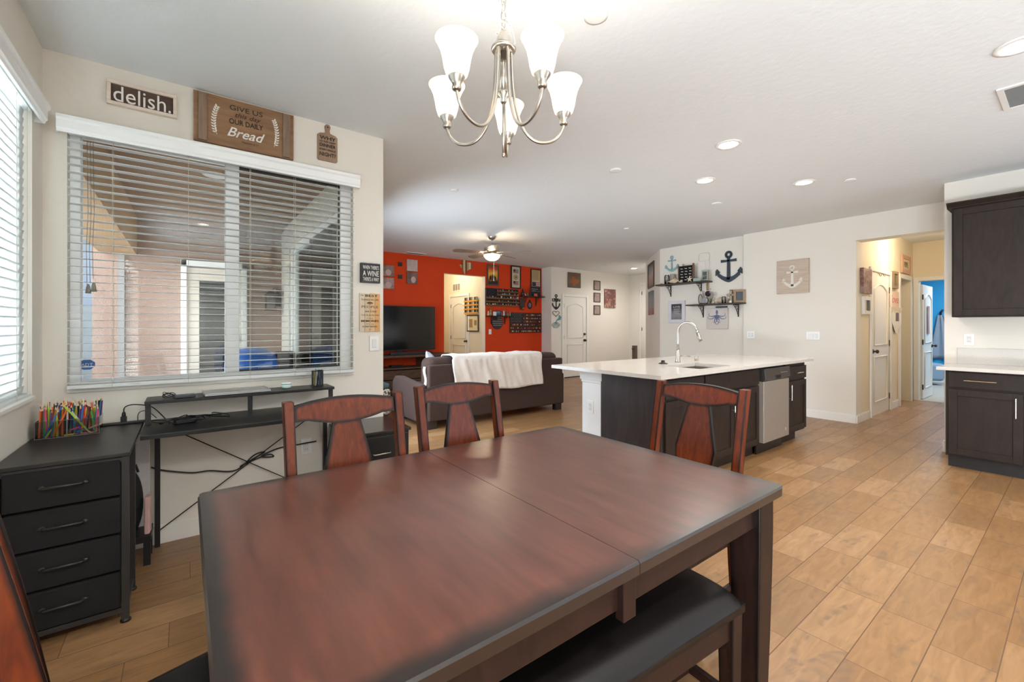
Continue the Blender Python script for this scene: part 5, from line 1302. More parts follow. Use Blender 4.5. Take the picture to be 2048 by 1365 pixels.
# striped state-shaped plaque
r, w, h = on_wall('state_plaque', 'striped light wood plaque cut in a state outline above the red wall doorway', 'plaque', 'Y', YR, 918, 519, 944, 550)
SO = [(.42, .0), (.50, .06), (.56, .22), (.72, .34), (.95, .42), (1.0, .60), (.94, .80), (.60, .82), (.50, .84), (.50, 1.0), (.22, 1.0), (.22, .62), (.0, .62), (.08, .50), (.16, .36), (.26, .34), (.34, .22), (.38, .08)]
stw = ['#c9a77a', '#8a6a48', '#d9bd92', '#6f5136', '#c29a6c', '#dcc7a0', '#7b5b3c']
for k in range(7):
    x0, x1 = k / 7, (k + 1) / 7
    # clip outline by vertical strip
    def clip(poly, xc, keep):
        o = []
        for i in range(len(poly)):
            a = poly[i]; c = poly[(i + 1) % len(poly)]
            ina = (a[0] >= xc) if keep else (a[0] <= xc); inc = (c[0] >= xc) if keep else (c[0] <= xc)
            if ina: o.append(a)
            if ina != inc: t_ = (xc - a[0]) / (c[0] - a[0]); o.append((xc, a[1] + t_ * (c[1] - a[1])))
        return o
    pp = clip(clip(SO, x0, True), x1, False)
    if len(pp) > 2: MB().prism([((x - .5) * w, z * h) for x, z in pp], -.025, 0).build('slat', wood('strip_' + stw[k][1:], stw[k], stw[k], .6, 5, (6, 6, 1)), r)
# three framed pieces
r, w, h = on_wall('framed_print', 'framed orange sunset print with dark figures, left of three on the red wall', 'framed print', 'Y', YR, 973, 530, 997, 572, 'three framed prints at the top of the red wall')
frame_parts(r, w, h, wood('grey_frame', '#4d443b', '#5f5448', .5, 6, (6, 6, 1)), gradz('sunset_print', ['#1c120d', '#3a1c0e', '#e0922e', '#f0b748', '#c9501f', '#7a2c18'], h), .035)
b = MB()
for x, s_ in ((-.05, 1), (.0, 1.15), (.045, 1), (.075, .8), (-.075, .85)): b.prism([(x - .014 * s_, h * .28), (x + .014 * s_, h * .28), (x + .018 * s_, h * .28 + .07 * s_), (x + .008 * s_, h * .28 + .10 * s_), (x, h * .28 + .118 * s_), (x - .008 * s_, h * .28 + .10 * s_), (x - .018 * s_, h * .28 + .07 * s_)], -.0135, -.012)
b.build('printed_figures', INK, r)
r, w, h = on_wall('framed_display', 'black framed display with two flag patches and a round medallion on the red wall', 'framed display', 'Y', YR, 1021, 532, 1041, 578, 'three framed prints at the top of the red wall')
frame_parts(r, w, h, mat('black_frame', '#211613', .4), mat('linen_mat', '#c9bda8', .8, noise=.06, nscale=30), .03)
for z in (.17, .68):
    b = MB(); q = h * .16; fw2 = w * .52
    for k in range(7): b.box(-fw2 / 2, fw2 / 2, -.0145, -.012, h * z + q * k / 7, h * z + q * (k + 1) / 7, mi=k % 2)
    b.box(-fw2 / 2, -fw2 * .1, -.0155, -.0145, h * z + q * 3 / 7, h * z + q, mi=2)
    b.build('flag_patch', None, r, mats=[mat('dull_red', '#7d3a33', .8), mat('dull_white', '#b8aa9a', .8), mat('navy_cloth', '#39394b', .8)])
MB().cyl((0, -.012, h * .5), (0, -.017, h * .5), w * .22, n=24).cyl((0, -.017, h * .5), (0, -.019, h * .5), w * .05, n=12, mi=1).build('medallion', None, r, mats=[mat('gold_pale', '#b09a6a', .4, .4), INK])
r, w, h = on_wall('framed_document', 'framed cream document with a red and white flag at its foot on the red wall', 'framed document', 'Y', YR, 1061, 539, 1081, 576, 'three framed prints at the top of the red wall')
frame_parts(r, w, h, mat('black_frame', '#2a1511', .4), mat('parchment', '#c7ac80', .8, noise=.08, nscale=20), .022)
b = MB()
for k in range(12): b.box(-w * .34, w * .32 - .01 * (k % 3), -.0125, -.0115, h * .9 - k * h * .042, h * .9 - k * h * .042 + h * .012)
b.build('script_lines', mat('faded_ink', '#7a5f45', .8), r)
b = MB()
for k in range(6): b.box(0, w * .36, -.0130, -.0115, h * .08 + k * h * .045, h * .08 + (k + 1) * h * .045, mi=k % 2)
b.box(-w * .36, 0, -.0130, -.0115, h * .08, h * .30, mi=2)
b.build('printed_flag', None, r, mats=[mat('flag_red', '#a33a33', .8), mat('flag_white', '#d8cfc6', .8), mat('navy_cloth', '#39394b', .8)])
# black metal brackets helper
def bracket(r, x, d, zt, hh, nm='bracket', t=.006):
    """scrolled shelf bracket: wall leg, arm under the shelf and lacework between"""
    b = MB(); b.box(x - t, x + t, -.012, 0, zt - hh, zt).box(x - t, x + t, -d, -.012, zt - .012, zt)
    b.tube([(x, -.01, zt - hh + .01), (x, -d * .35, zt - hh * .55), (x, -d * .6, zt - hh * .3), (x, -d + .006, zt - .01)], t * .8, 6)
    for k, (yy, zz, rr) in enumerate(((-d * .28, zt - hh * .25, .028), (-d * .22, zt - hh * .5, .02), (-d * .55, zt - hh * .16, .016), (-.025, zt - hh * .75, .012))):
        b.tube([(x, yy + rr * d / .18 * math.cos(a), zz + rr * d / .18 * math.sin(a)) for a in [j * PI / 5 for j in range(10)]], t * .6, 5, closed=True)
    b.ell((x, -.012, zt - hh), (t * 1.3, .012, .012), 8, 6)
    return b.build(nm, mat('cast_iron_brown', '#33251d', .6, .3), r)
# patch rack
r, w, h = on_wall('coin_display_rack', 'brown tiered display rack of patches and keepsakes on the red wall', 'display rack', 'Y', YR, 970, 578, 1036, 613)
OAK = wood('honey_oak', '#6b3f1c', '#8a5626', .5, 5, (1, 6, 6))
MB().box(-w / 2, w / 2, -.008, 0, 0, h).build('back_board', mat('rack_back', '#2a1714', .7), r)
NR = 5; RK = []
for k in range(NR):
    z = h * k / NR
    x0 = -w / 2 if k < 3 else -w * .18
    MB().box(x0, w / 2, -.05, -.008, z, z + .012).box(x0, w / 2, -.053, -.049, z, z + .028).build('ledge', OAK, r, bev=.001)
    RK.append((x0, z + .012))
b = MB().box(-w * .5, -w * .2, -.012, -.008, h * .62, h)
b.box(-w / 2, -w / 2 + .01, -.05, 0, 0, h)
b.build('side_trim', mat('navy_star_field', '#1d1c2b', .7), r)
ORG = r.location.copy()
kc = [('tan', '#a98a66'), ('dark grey', '#3a3a3c'), ('white', '#d6d0c6'), ('olive', '#5b5a38'), ('teal blue', '#3aa0b5'), ('gold', '#b3934a'), ('maroon', '#5a2a2e'), ('silver', '#9a9a9c'), ('brown', '#4a2f20'), ('pink', '#a86a7a')]
random.seed(21)
for k, (x0, z) in enumerate(RK):
    x = x0 + .03
    while x < w / 2 - .02:
        cn, cc = random.choice(kc); s_ = random.uniform(.018, .028)
        sh = random.random()
        b = MB()
        if sh < .5: b.cyl((0, -.004, s_), (0, .004, s_), s_, n=14); nm = 'challenge_coin'; ct_ = 'coin'; ll = 'round ' + cn + ' coin'
        elif sh < .8: b.box(-s_ * .7, s_ * .7, -.003, .003, 0, s_ * 2.1); b.box(-s_ * .45, s_ * .45, -.0045, -.003, s_ * .4, s_ * 1.7); nm = 'patch_card'; ct_ = 'card'; ll = 'upright ' + cn + ' patch card'
        else: b.prism([(-s_ * .8, s_ * 2), (s_ * .8, s_ * 2), (s_ * .8, s_ * .8), (0, 0), (-s_ * .8, s_ * .8)], -.004, .004); nm = 'unit_patch'; ct_ = 'patch'; ll = 'shield shaped ' + cn + ' patch'
        row = ['bottom', 'second', 'third', 'fourth', 'top'][k]
        tag(b.build(nm, mat('keep_' + cc[1:], cc, .4, .15)), ll + ' on the ' + row + ' ledge of the brown display rack', ct_, 'keepsakes on the brown display rack', loc=(ORG.x + x, ORG.y - .03, ORG.z + z))
        x += random.uniform(.06, .10)
# small shelf under the rack with things and brackets
r, w, h = on_wall('wall_shelf', 'dark narrow wall shelf with keepsakes left of the flag rack on the red wall', 'shelf', 'Y', YR, 971, 631, 1019, 634)
MB().box(-w / 2, w / 2, -.14, 0, 0, .02).build('board', mat('dark_shelf', '#2c1c16', .5), r, bev=.002)
bracket(r, -w * .28, .12, 0, .16); bracket(r, w * .28, .12, 0, .16)
O2 = r.location.copy(); O2.z += .0205
def item(nm, lb, ct_, b, m, x, y=-.07, o=None, mats=None, sm=False, group='keepsakes on the dark shelf of the red wall'):
    q = tag(b.build(nm, m, mats=mats, smooth=sm), lb, ct_, group, loc=(o.x + x, o.y + y, o.z)); return q
item('figurine', 'cream figurine at the left end of the dark shelf', 'figurine', MB().lathe([(.02, 0), (.025, .03), (.012, .07), (.018, .09), (.004, .11)], n=14), mat('cream_ceramic', '#d8cbb8', .4), -w / 2 + .03, o=O2, sm=True)
item('figurine', 'tan bear shaped figurine on the dark shelf', 'figurine', MB().ell((0, 0, .045), (.035, .03, .045)).ell((0, -.005, .105), (.026, .024, .026)).ell((-.02, 0, .128), (.008, .006, .008)).ell((.02, 0, .128), (.008, .006, .008)), mat('tan_clay', '#b98a5a', .5), -w / 2 + .09, o=O2, sm=True)
item('photo_block', 'glowing white square photo block on the dark shelf', 'photo', MB().box(-.042, .042, -.01, .01, 0, .09), mat('white_photo', '#eceae6', .3), -w / 2 + .19, y=-.09, o=O2)
item('gold_stand', 'tall gold tinted frame behind the white block on the dark shelf', 'frame', MB().cyl((0, -.005, .15), (0, .005, .15), .035, n=18).box(-.008, .008, -.006, .006, 0, .12), mat('old_gold', '#8c6f36', .4, .5), -w / 2 + .12, y=-.03, o=O2)
r2 = thing('digital_picture', 'black tilted photo frame with blue picture on the dark shelf', 'photo frame', (O2.x - w * .06, O2.y - .07, O2.z), rad(-15), 'keepsakes on the dark shelf of the red wall')
MB().box(-.065, .065, -.008, .008, 0, .115).build('frame', BLACK, r2, bev=.003); MB().box(-.05, .05, -.0095, -.008, .02, .10).build('screen', gradz('sea_photo', ['#26343f', '#3b6d8c', '#7fa8bd'], .12), r2)
for k, (cn, cc, hh) in enumerate((('red and white', '#b0565c', .10), ('white', '#d9d4cc', .12), ('grey', '#7f7a75', .14), ('brown', '#6b4a3a', .12), ('cream', '#d6c19a', .06), ('grey green', '#7a8070', .09))):
    item('trinket', cn + ' little trinket on the right part of the dark shelf', 'trinket', MB().lathe([(.02, 0), (.022, hh * .3), (.014, hh * .6), (.02, hh * .8), (.006, hh)], n=12), mat('trk_' + cc[1:], cc, .4), w * .1 + .045 * k, y=-.05 - .03 * (k % 2), o=O2, sm=True)
# round flag plaque
r, w, h = on_wall('round_flag_plaque', 'round dark plaque with grey flag stripes and lettering below the small shelf', 'plaque', 'Y', YR, 983, 636, 1005, 659)
R0 = w / 2
MB().cyl((0, -.02, R0), (0, 0, R0), R0, n=32).build('disc', mat('plaque_charcoal', '#2f2a2a', .6), r)
b = MB()
for k in range(5):
    z = R0 + R0 * (.72 - .3 * k); hw_ = math.sqrt(max(0, R0 * R0 * .85 - (z - R0) ** 2)); b.box(-hw_ * (.0 if k < 2 else 1), hw_, -.022, -.02, z, z + R0 * .13)
b.build('stripes', mat('plaque_grey', '#7c7470', .6), r)
# oval emblem, hanging tin
r, w, h = on_wall('emblem_plaque', 'black and silver oval emblem plaque under the upper right shelf on the red wall', 'plaque', 'Y', YR, 1054, 600, 1064, 619)
MB().ell((0, -.006, h * .42), (w / 2, .01, h * .42), 18, 10).ell((0, -.008, h * .9), (w * .2, .01, h * .1), 12, 8).build('body', mat('emblem_black', '#221c22', .4), r, smooth=True); MB().ell((0, -.012, h * .45), (w * .3, .01, h * .25), 14, 8).build('crest', mat('emblem_grey', '#77717a', .4, .3), r, smooth=True)
# upper right shelf with leaning sign
r, w, h = on_wall('wall_shelf', 'dark wall shelf in the upper right corner of the red wall with a leaning sign', 'shelf', 'Y', YR, 1037, 592, 1082, 595)
MB().box(-w / 2, w / 2, -.16, 0, 0, .02).build('board', mat('dark_shelf', '#2c1c16', .5), r, bev=.002)
bracket(r, -w * .25, .14, 0, .2); bracket(r, w * .25, .14, 0, .2)
O3 = r.location.copy(); O3.z += .0205
GS = 'keepsakes on the upper right shelf of the red wall'
r2 = thing('leaning_sign', 'dark navy sign with handwritten words leaning on the upper right shelf', 'sign', (O3.x + w * .16, O3.y - .06, O3.z), 0)
w2 = .30
MB().prism([(-w2 / 2, 0), (w2 / 2 + .02, 0), (w2 / 2, .24), (-w2 / 2, .24)], -.012, 0).build('board', mat('navy_board', '#1a2330', .6), r2, bev=.002)
text('My daddy makes', INKW, r2, -.02, .18, w=.20, h=.022, y=-.0135, shear=.3); text('a difference in', INKW, r2, -.04, .135, w=.15, h=.018, y=-.0135, shear=.3); text('LONG', mat('grey_ink', '#8a8a88', .6), r2, .10, .13, w=.07, h=.03, y=-.0135)
item('coral_cutout', 'bright coral red cutout shape in front of the leaning sign', 'ornament', MB().prism([(-.06, 0), (-.03, .012), (0, 0), (.06, .0), (.045, .03), (.05, .07), (.02, .058), (0, .066), (-.03, .055), (-.055, .07), (-.05, .03)], -.008, 0), mat('coral_red', '#e0523f', .5), w * .12, y=-.115, o=O3, group=GS)
for k, (cn, cc, rx_, rz_) in enumerate((('black triangular', '#26201e', .05, .09), ('cream', '#d9c3a0', .035, .03), ('brown grey', '#6d5a52', .03, .05), ('dark green', '#2c3a2e', .02, .04))):
    item('ornament', cn + ' ornament at the left of the upper right shelf', 'ornament', MB().lathe([(rx_, 0), (rx_ * .9, rz_ * .6), (rx_ * .4, rz_ * 1.4), (.004, rz_ * 2)], n=14), mat('orn_' + cc[1:], cc, .5), -w * .42 + .075 * k, y=-.09, o=O3, sm=True, group=GS)
r, w, h = on_wall('hanging_tin', 'dark brown hanging tin between the coin rack and the oval emblem', 'ornament', 'Y', YR, 1037, 597, 1048, 620)
MB().box(-w / 2, w / 2, -.05, 0, h * .25, h).box(-w * .3, w * .3, -.045, -.01, 0, h * .25).build('tin', mat('tin_brown', '#3b2318', .5), r, bev=.004)
MB().cyl((w * .1, -.046, h * .12), (w * .1, -.055, h * .12), .02).build('medal', mat('old_gold', '#8c6f36', .4, .5), r)
# flag coin rack
r, w, h = on_wall('flag_coin_rack', 'wooden flag shaped coin rack with star field on the red wall above the sofa', 'display rack', 'Y', YR, 1019, 626, 1082, 666)
MB().box(-w / 2, w / 2, -.01, 0, 0, h).build('back_board', mat('mahogany_dark', '#451712', .5), r)
MB().box(-w / 2, -w / 2 + w * .38, -.02, -.01, h * .52, h).build('star_field', mat('star_black', '#16151a', .6), r)
b = MB()
for i in range(8):
    for j in range(6):
        x = -w / 2 + w * .38 * (i + .5 + .5 * (j % 2)) / 8.5; z = h * .52 + h * .48 * (j + .5) / 6
        b.prism([(x + .006 * math.cos(PI / 2 + a * PI / 5) * (1 if a % 2 == 0 else .45), z + .006 * math.sin(PI / 2 + a * PI / 5) * (1 if a % 2 == 0 else .45)) for a in range(10)], -.0215, -.02)
b.build('stars', INKW, r)
O4 = r.location.copy(); random.seed(5)
gc = [('gold', '#c09a45'), ('silver', '#a5a5a8'), ('bronze', '#7d5a34'), ('dark', '#33333a'), ('copper red', '#b3542e'), ('pale', '#cfc4ac')]
for k in range(6):
    z = h * (k + .12) / 6.2; x0 = -w / 2 + .01 if k < 3 else -w / 2 + w * .40
    MB().box(x0, w / 2 - .005, -.034, -.01, z, z + .008).box(x0, w / 2 - .005, -.036, -.033, z, z + .014).build('ledge', mat('mahogany', '#5c1f16', .45), r)
    x = x0 + .022; row = ['bottom', 'second', 'third', 'fourth', 'fifth', 'top'][k]
    while x < w / 2 - .02:
        cn, cc = random.choice(gc); s_ = random.uniform(.015, .021)
        tag(MB().cyl((0, -.002, s_), (0, .002, s_), s_, n=14).cyl((0, -.003, s_), (0, -.002, s_), s_ * .7, n=12).build('challenge_coin', mat('coin_' + cc[1:], cc, .35, .5)), cn + ' coin on the ' + row + ' ledge of the flag shaped rack', 'coin', 'coins on the flag shaped rack', loc=(O4.x + x, O4.y - .024, O4.z + z + .0085))
        x += random.uniform(.042, .062)
p = onY(980, 664, YR); outlet((p.x, YR, p.z - .058), 0, 'white light switch on the red wall below the round plaque', 'switch')
# ---- hall beyond the red wall (x = 5.428)
XH = 5.427
r, w, h = on_wall('return_air_grille', 'white return air grille above the door in the hall beyond the red wall', 'vent', 'X', XH, 906, 567, 921, 583)
MB().box(-w / 2, w / 2, -.008, 0, 0, h).build('frame', WHITEP, r, bev=.002)
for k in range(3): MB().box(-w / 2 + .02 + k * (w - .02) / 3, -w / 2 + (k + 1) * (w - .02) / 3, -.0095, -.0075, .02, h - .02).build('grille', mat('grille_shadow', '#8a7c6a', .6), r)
YEL = mat('safety_yellow', '#e09a1c', .5)
r, w, h = on_wall('patch_rack', 'yellow tiered rack of small patches on the hall wall beyond the doorway', 'display rack', 'X', XH, 931, 601, 957, 628)
MB().box(-w / 2, w / 2, -.01, 0, 0, h).build('back_board', mat('rack_black', '#24201e', .6), r)
O5 = r.location.copy()
for k in range(4):
    z = h * k / 3.4; MB().box(-w / 2, w / 2, -.05, -.01, z, z + .035).build('ledge', YEL, r)
    for j in range(8):
        u_ = -w / 2 + w * (j + .5) / 8; cn, cc = [('black', '#26241f'), ('white', '#d9d2c4'), ('grey', '#77756f')][(j * 5 + k * 3) % 3]
        tag(MB().box(-.003, .003, -.028, .028, 0, .075).build('patch_card', mat('card_' + cc[1:], cc, .6)), cn + ' patch card on the yellow rack in the hall', 'card', 'patch cards on the yellow hall rack', loc=(O5.x - .03, O5.y - u_, O5.z + z + .0355))
r, w, h = on_wall('framed_display', 'framed cream display with brown panels under the yellow rack in the hall', 'framed display', 'X', XH, 935, 630, 958, 664)
frame_parts(r, w, h, mat('walnut_frame', '#4a2c20', .4), mat('cream_board', '#d9cba8', .8), .03)
b = MB().box(-w * .30, -w * .02, -.0135, -.012, h * .25, h * .75).box(w * .12, w * .34, -.0135, -.012, h * .38, h * .68); b.build('brown_panels', mat('tan_panel', '#9b7f4e', .7), r)
# ---- garage-door wall (y = 7.86)
YG = 7.858
r, w, h = on_wall('map_board', 'wooden board with orange state map above the white garage door', 'sign', 'Y', YG, 1135, 546, 1160, 576)
MB().box(-w / 2, w / 2, -.03, 0, 0, h).build('board', wood('weathered_grey', '#5d4e3e', '#7a6852', .7, 4, (1, 5, 8)), r, bev=.003)
MB().prism([((x - .5) * w * .8, h * .08 + z * h * .62) for x, z in SO], -.034, -.03).build('map_shape', mat('map_orange', '#9a5a22', .6), r)
MB().box(-w * .12, w * .15, -.032, -.03, h * .76, h * .92).build('red_mark', mat('map_red', '#8a3320', .6), r)
NAVY = mat('black_iron', '#151517', .5)
def anchor(b, cx, z0, h, w, t0, t1, th=1.0):
    """anchor outline set: ring, stock, shank, arms with flukes"""
    R = h * .085; s_ = h * .035 * th
    b.tube([(cx + R * math.cos(a), (t0 + t1) / 2, z0 + h - R * 1.25 + R * math.sin(a)) for a in [k * PI / 8 for k in range(16)]], s_ * 1.0, 8, closed=True)
    b.prism([(cx - s_ * 1.4, z0 + h * .08), (cx + s_ * 1.4, z0 + h * .08), (cx + s_ * 1.1, z0 + h * .82), (cx - s_ * 1.1, z0 + h * .82)], t0, t1)
    b.prism([(cx - w * .29, z0 + h * .655), (cx - w * .29, z0 + h * .745), (cx - w * .1, z0 + h * .73), (cx + w * .1, z0 + h * .73), (cx + w * .29, z0 + h * .745), (cx + w * .29, z0 + h * .655), (cx, z0 + h * .665)], t0, t1)
    for sg in (-1, 1):
        P_ = []; Q_ = []
        for k in range(9):
            a = k / 8; x = sg * w * .42 * a; zt = z0 + h * (.17 + .20 * a ** 2.2); zb = z0 + h * (.0 + .22 * a ** 1.5)
            P_.append((cx + x, zt)); Q_.append((cx + x, zb))
        b.prism(P_ + Q_[::-1], t0, t1)
        b.prism([(cx + sg * w * .33, z0 + h * .34), (cx + sg * w * .50, z0 + h * .24), (cx + sg * w * .50, z0 + h * .40), (cx + sg * w * .44, z0 + h * .46)], t0, t1)
    return b
r, w, h = on_wall('anchor_sign', 'black metal USN anchor cutout left of the garage door', 'wall sign', 'Y', YG, 1104, 589, 1120, 620)
anchor(MB(), 0, 0, h, w, -.008, -.002, .9).build('anchor', NAVY, r); text('USN', NAVY, r, 0, h * .62, w=w, h=h * .2, y=-.01, depth=.006, bold=.03)
r, w, h = on_wall('heart_ornament', 'dark rope heart ornament between the anchor cutout and the mermaid tail', 'ornament', 'Y', YG, 1105, 621, 1118, 634)
b = MB(); b.tube([(w / 2 * (math.sin(t_) ** 3), -.008, h * .52 + h / 34 * (13 * math.cos(t_) - 5 * math.cos(2 * t_) - 2 * math.cos(3 * t_) - math.cos(4 * t_))) for t_ in [k * 2 * PI / 28 for k in range(28)]], .006, 6, closed=True); b.build('heart', mat('dark_twig', '#33241d', .7), r, smooth=True)
TEAL = mat('mermaid_teal', '#5f9ea0', .5)
r, w, h = on_wall('mermaid_tail', 'teal metal mermaid tail ornament under the heart beside the garage door', 'ornament', 'Y', YG, 1102, 631, 1121, 657)
b = MB(); pth = [(w * .35, h), (w * .44, h * .86), (w * .36, h * .72), (w * .1, h * .64), (0, h * .5)]
b.tube([(x, -.01, z) for x, z in pth], [.012, .03, .028, .012, .007], 8)
for k in range(7):
    a = rad(-155 + 130 * k / 6); b.tube([(0, -.008, h * .5), (w * .3 * math.cos(a), -.008, h * .5 + h * .25 * math.sin(a)), (w * .48 * math.cos(a), -.008, h * .48 + h * .47 * math.sin(a))], .005, 6)
b.tube([(w * .48 * math.cos(rad(-155 + 130 * k / 12)), -.008, h * .48 + h * .47 * math.sin(rad(-155 + 130 * k / 12)) * (1 if k % 2 else .94)) for k in range(13)], .004, 5)
b.build('tail', TEAL, r, smooth=True)
for k, (a, c_, lb) in enumerate(((562, 581, 'top'), (586, 605, 'middle'), (611, 630, 'bottom'))):
    r, w, h = on_wall('framed_photo', lb + ' of three small dark framed photos beside the garage door', 'photo frame', 'Y', YG, 1187, a, 1200, c_, 'three small framed photos by the garage door')
    frame_parts(r, w, h, DFRAME, blobs('faded_photo_%d' % k, ['#8f7c73', '#a38f86', '#7c6a62'], 9), .02, .018)
r, w, h = on_wall('photo_canvas', 'unframed autumn red and brown canvas right of the three small photos', 'canvas', 'Y', YG, 1208, 579, 1230, 616)
MB().box(-w / 2, w / 2, -.03, 0, 0, h).build('canvas', blobs('autumn_print', ['#9a4a35', '#b98a74', '#6a5450', '#8a4a44', '#c4a090'], 7), r, bev=.002)
cr_ = thing('entry_stand', 'small brown wooden post stand with dark knob in the entry beyond the island', 'stand', (9.55, 7.25, 0))
MB().box(-.05, .05, -.05, .05, 0, .78).build('post', mat('stand_brown', '#5f4d40', .5), cr_, bev=.004); MB().ell((-.08, 0, .70), (.03, .03, .03)).build('knob', DARKM, cr_, smooth=True)
# ---- diagonal wall
r, w, h = on_wall('framed_print', 'tall brown framed print on the narrow angled wall left of the shelves', 'framed print', 'D', 0, 1297, 526, 1309, 576)
frame_parts(r, w, h, DFRAME, gradz('pier_print', ['#6a4a3e', '#9a7464', '#a88a80', '#5c5a58', '#3a3c3e'], h), .035)
r, w, h = on_wall('photo_canvas', 'narrow unframed canvas below the tall frame on the angled wall', 'canvas', 'D', 0, 1299, 583, 1308, 630)
MB().box(-w / 2, w / 2, -.03, 0, 0, h).build('canvas', gradz('dusk_print', ['#8a4a48', '#8d7a78', '#7c7f84', '#4c5a64'], h), r, bev=.002)
# ---- shelf wall (x = 7.155)
XS = 7.153
r, w, h = on_wall('framed_print', 'white framed black and white poster under the upper shelf', 'framed print', 'X', XS, 1338, 602, 1371, 646)
frame_parts(r, w, h, mat('white_frame', '#d9d6da', .4), gradz('grey_poster', ['#4a4a4c', '#8a8a8c', '#3a3a3c', '#2e2e30'], h), .06, .025)
text('LIVE', INKW, r, 0, h * .72, w=w * .4, h=h * .06, y=-.0145)
b = MB()
for k in range(5): b.box(-w * .2, w * .2 - .02 * (k % 2), -.0142, -.0125, h * .62 - k * h * .055, h * .635 - k * h * .055)
b.build('script_lines', mat('grey_ink2', '#c9c9c9', .6), r)
r, w, h = on_wall('octopus_canvas', 'square canvas with a blue grey octopus under the lower shelf', 'canvas', 'X', XS, 1415, 617, 1457, 658)
MB().box(-w / 2, w / 2, -.03, 0, 0, h).build('canvas', mat('pale_canvas', '#d2c8c0', .7, noise=.05, nscale=20), r, bev=.002)
OCT = mat('octopus_blue', '#66728e', .6, noise=.2, nscale=30); b = MB(); b.ell((0, -.031, h * .80), (w * .055, .002, h * .11), 14, 8)
for k in range(8):
    sg = -1 if k < 4 else 1; j = k % 4; L_ = []
    for q in range(15):
        t_ = q / 14; a0 = rad((200, 225, 245, 262)[j]); ln = h * (.50, .56, .58, .50)[j]
        a = a0 + (-.9 if j < 2 else .8) * t_ ** 3 * 3.2
        if q == 0: x_, z_ = 0, h * .66
        else: x_ += math.cos(a) * ln / 14 * 1.15; z_ += math.sin(a) * ln / 14
        L_.append((-sg * x_ if sg > 0 else x_, -.0315, z_))
    if sg > 0: pass
    b.tube(L_, [.011 * (1 - .85 * q / 14) for q in range(15)], 5)
b.build('octopus', OCT, r, smooth=True)
r, w, h = on_wall('black_bar', 'small black bar mounted just above the octopus canvas', 'bar', 'X', XS, 1433, 613, 1455, 616)
MB().box(-w / 2, w / 2, -.03, 0, 0, h).build('bar', BLACK, r)
r, w, h = on_wall('anchor_ornament', 'large navy blue anchor on the shelf wall', 'wall ornament', 'X', XS, 1432, 503, 1485, 565)
anchor(MB(), 0, 0, h, w, -.022, -.002, 1.1).build('anchor', mat('anchor_navy', '#27343f', .5), r, bev=.002)
r, w, h = on_wall('anchor_ornament', 'small pale blue anchor above the left end of the upper shelf', 'wall ornament', 'X', XS, 1331, 512, 1358, 544)
anchor(MB(), 0, 0, h, w, -.02, -.002, 1.0).build('anchor', mat('anchor_pale_blue', '#8fb0b4', .6, noise=.15, nscale=20), r, bev=.002)
SHELF = wood('dark_walnut', '#33241a', '#48352a', .5, 4, (1, 6, 6))
# upper shelf: back edge pixels 1331..1413 at wall, local x to the right (toward -y)
def shelf(label, pa, pb, d=.21):
    a = onX(pa[0], pa[1], XS - d); b_ = onX(pb[0], pb[1], XS - d); z = (a.z + b_.z) / 2; w = abs(a.y - b_.y)
    r = thing('wall_shelf', label, 'shelf', (XS, (a.y + b_.y) / 2, z - .022), -PI / 2, 'two dark shelves on the anchor wall')
    MB().box(-w / 2, w / 2, -d, 0, 0, .022).build('board', SHELF, r, bev=.002)
    return r, w, d
s1, w1, d1 = shelf('upper dark wood shelf on iron brackets left of the navy anchor', (1310, 570), (1412, 561))
bracket(s1, -w1 * .30, .17, 0, .19); bracket(s1, w1 * .30, .17, 0, .19)
s2, w2_, d2 = shelf('lower dark wood shelf on iron brackets above the octopus canvas', (1371, 609), (1484, 606))
bracket(s2, -w2_ * .28, .17, 0, .19); bracket(s2, w2_ * .34, .17, 0, .19)
def onshelf(s, x, y): 
    return (s.location.x + y, s.location.y - x, s.location.z + .0225)
G1 = 'seaside ornaments on the upper shelf'; G2 = 'seaside ornaments on the lower shelf'
SHELLC = mat('shell_cream', '#d9c5a8', .45, noise=.15, nscale=25); GL2 = glass_thin('jar_glass', (.88, .90, .90))
def jar(s, x, y, lb, rr, hh, G):
    r = thing('glass_jar', lb, 'jar', onshelf(s, x, y), -PI / 2, G)
    MB().lathe([(rr, 0), (rr, hh * .85), (rr * .8, hh), (rr * .77, hh), (rr * .95, hh * .85), (rr * .95, .004)], n=20).build('jar', GL2, r, smooth=True)
    b = MB(); random.seed(int(rr * 1000))
    for k in range(26): a = random.random() * 6.28; q = random.random() * rr * .7; b.ell((q * math.cos(a), q * math.sin(a), .012 + hh * .72 * k / 26), (.013, .009, .008), 7, 5)
    b.build('shells', mat('mixed_shells', '#c3b3a0', .5, noise=.4, nscale=50), r)
jar(s1, -w1 * .32, -.10, 'glass jar of shells at the left of the upper shelf', .045, .17, G1)
tag(MB().lathe([(.035, 0), (.045, .03), (.045, .17), (.038, .18)], n=18).build('candle_holder', mat('mosaic_grey', '#a39a8c', .4, noise=.35, nscale=45), smooth=True), 'mottled grey mosaic cylinder behind the shell jar', 'candle holder', G1, loc=onshelf(s1, -w1 * .23, -.05))
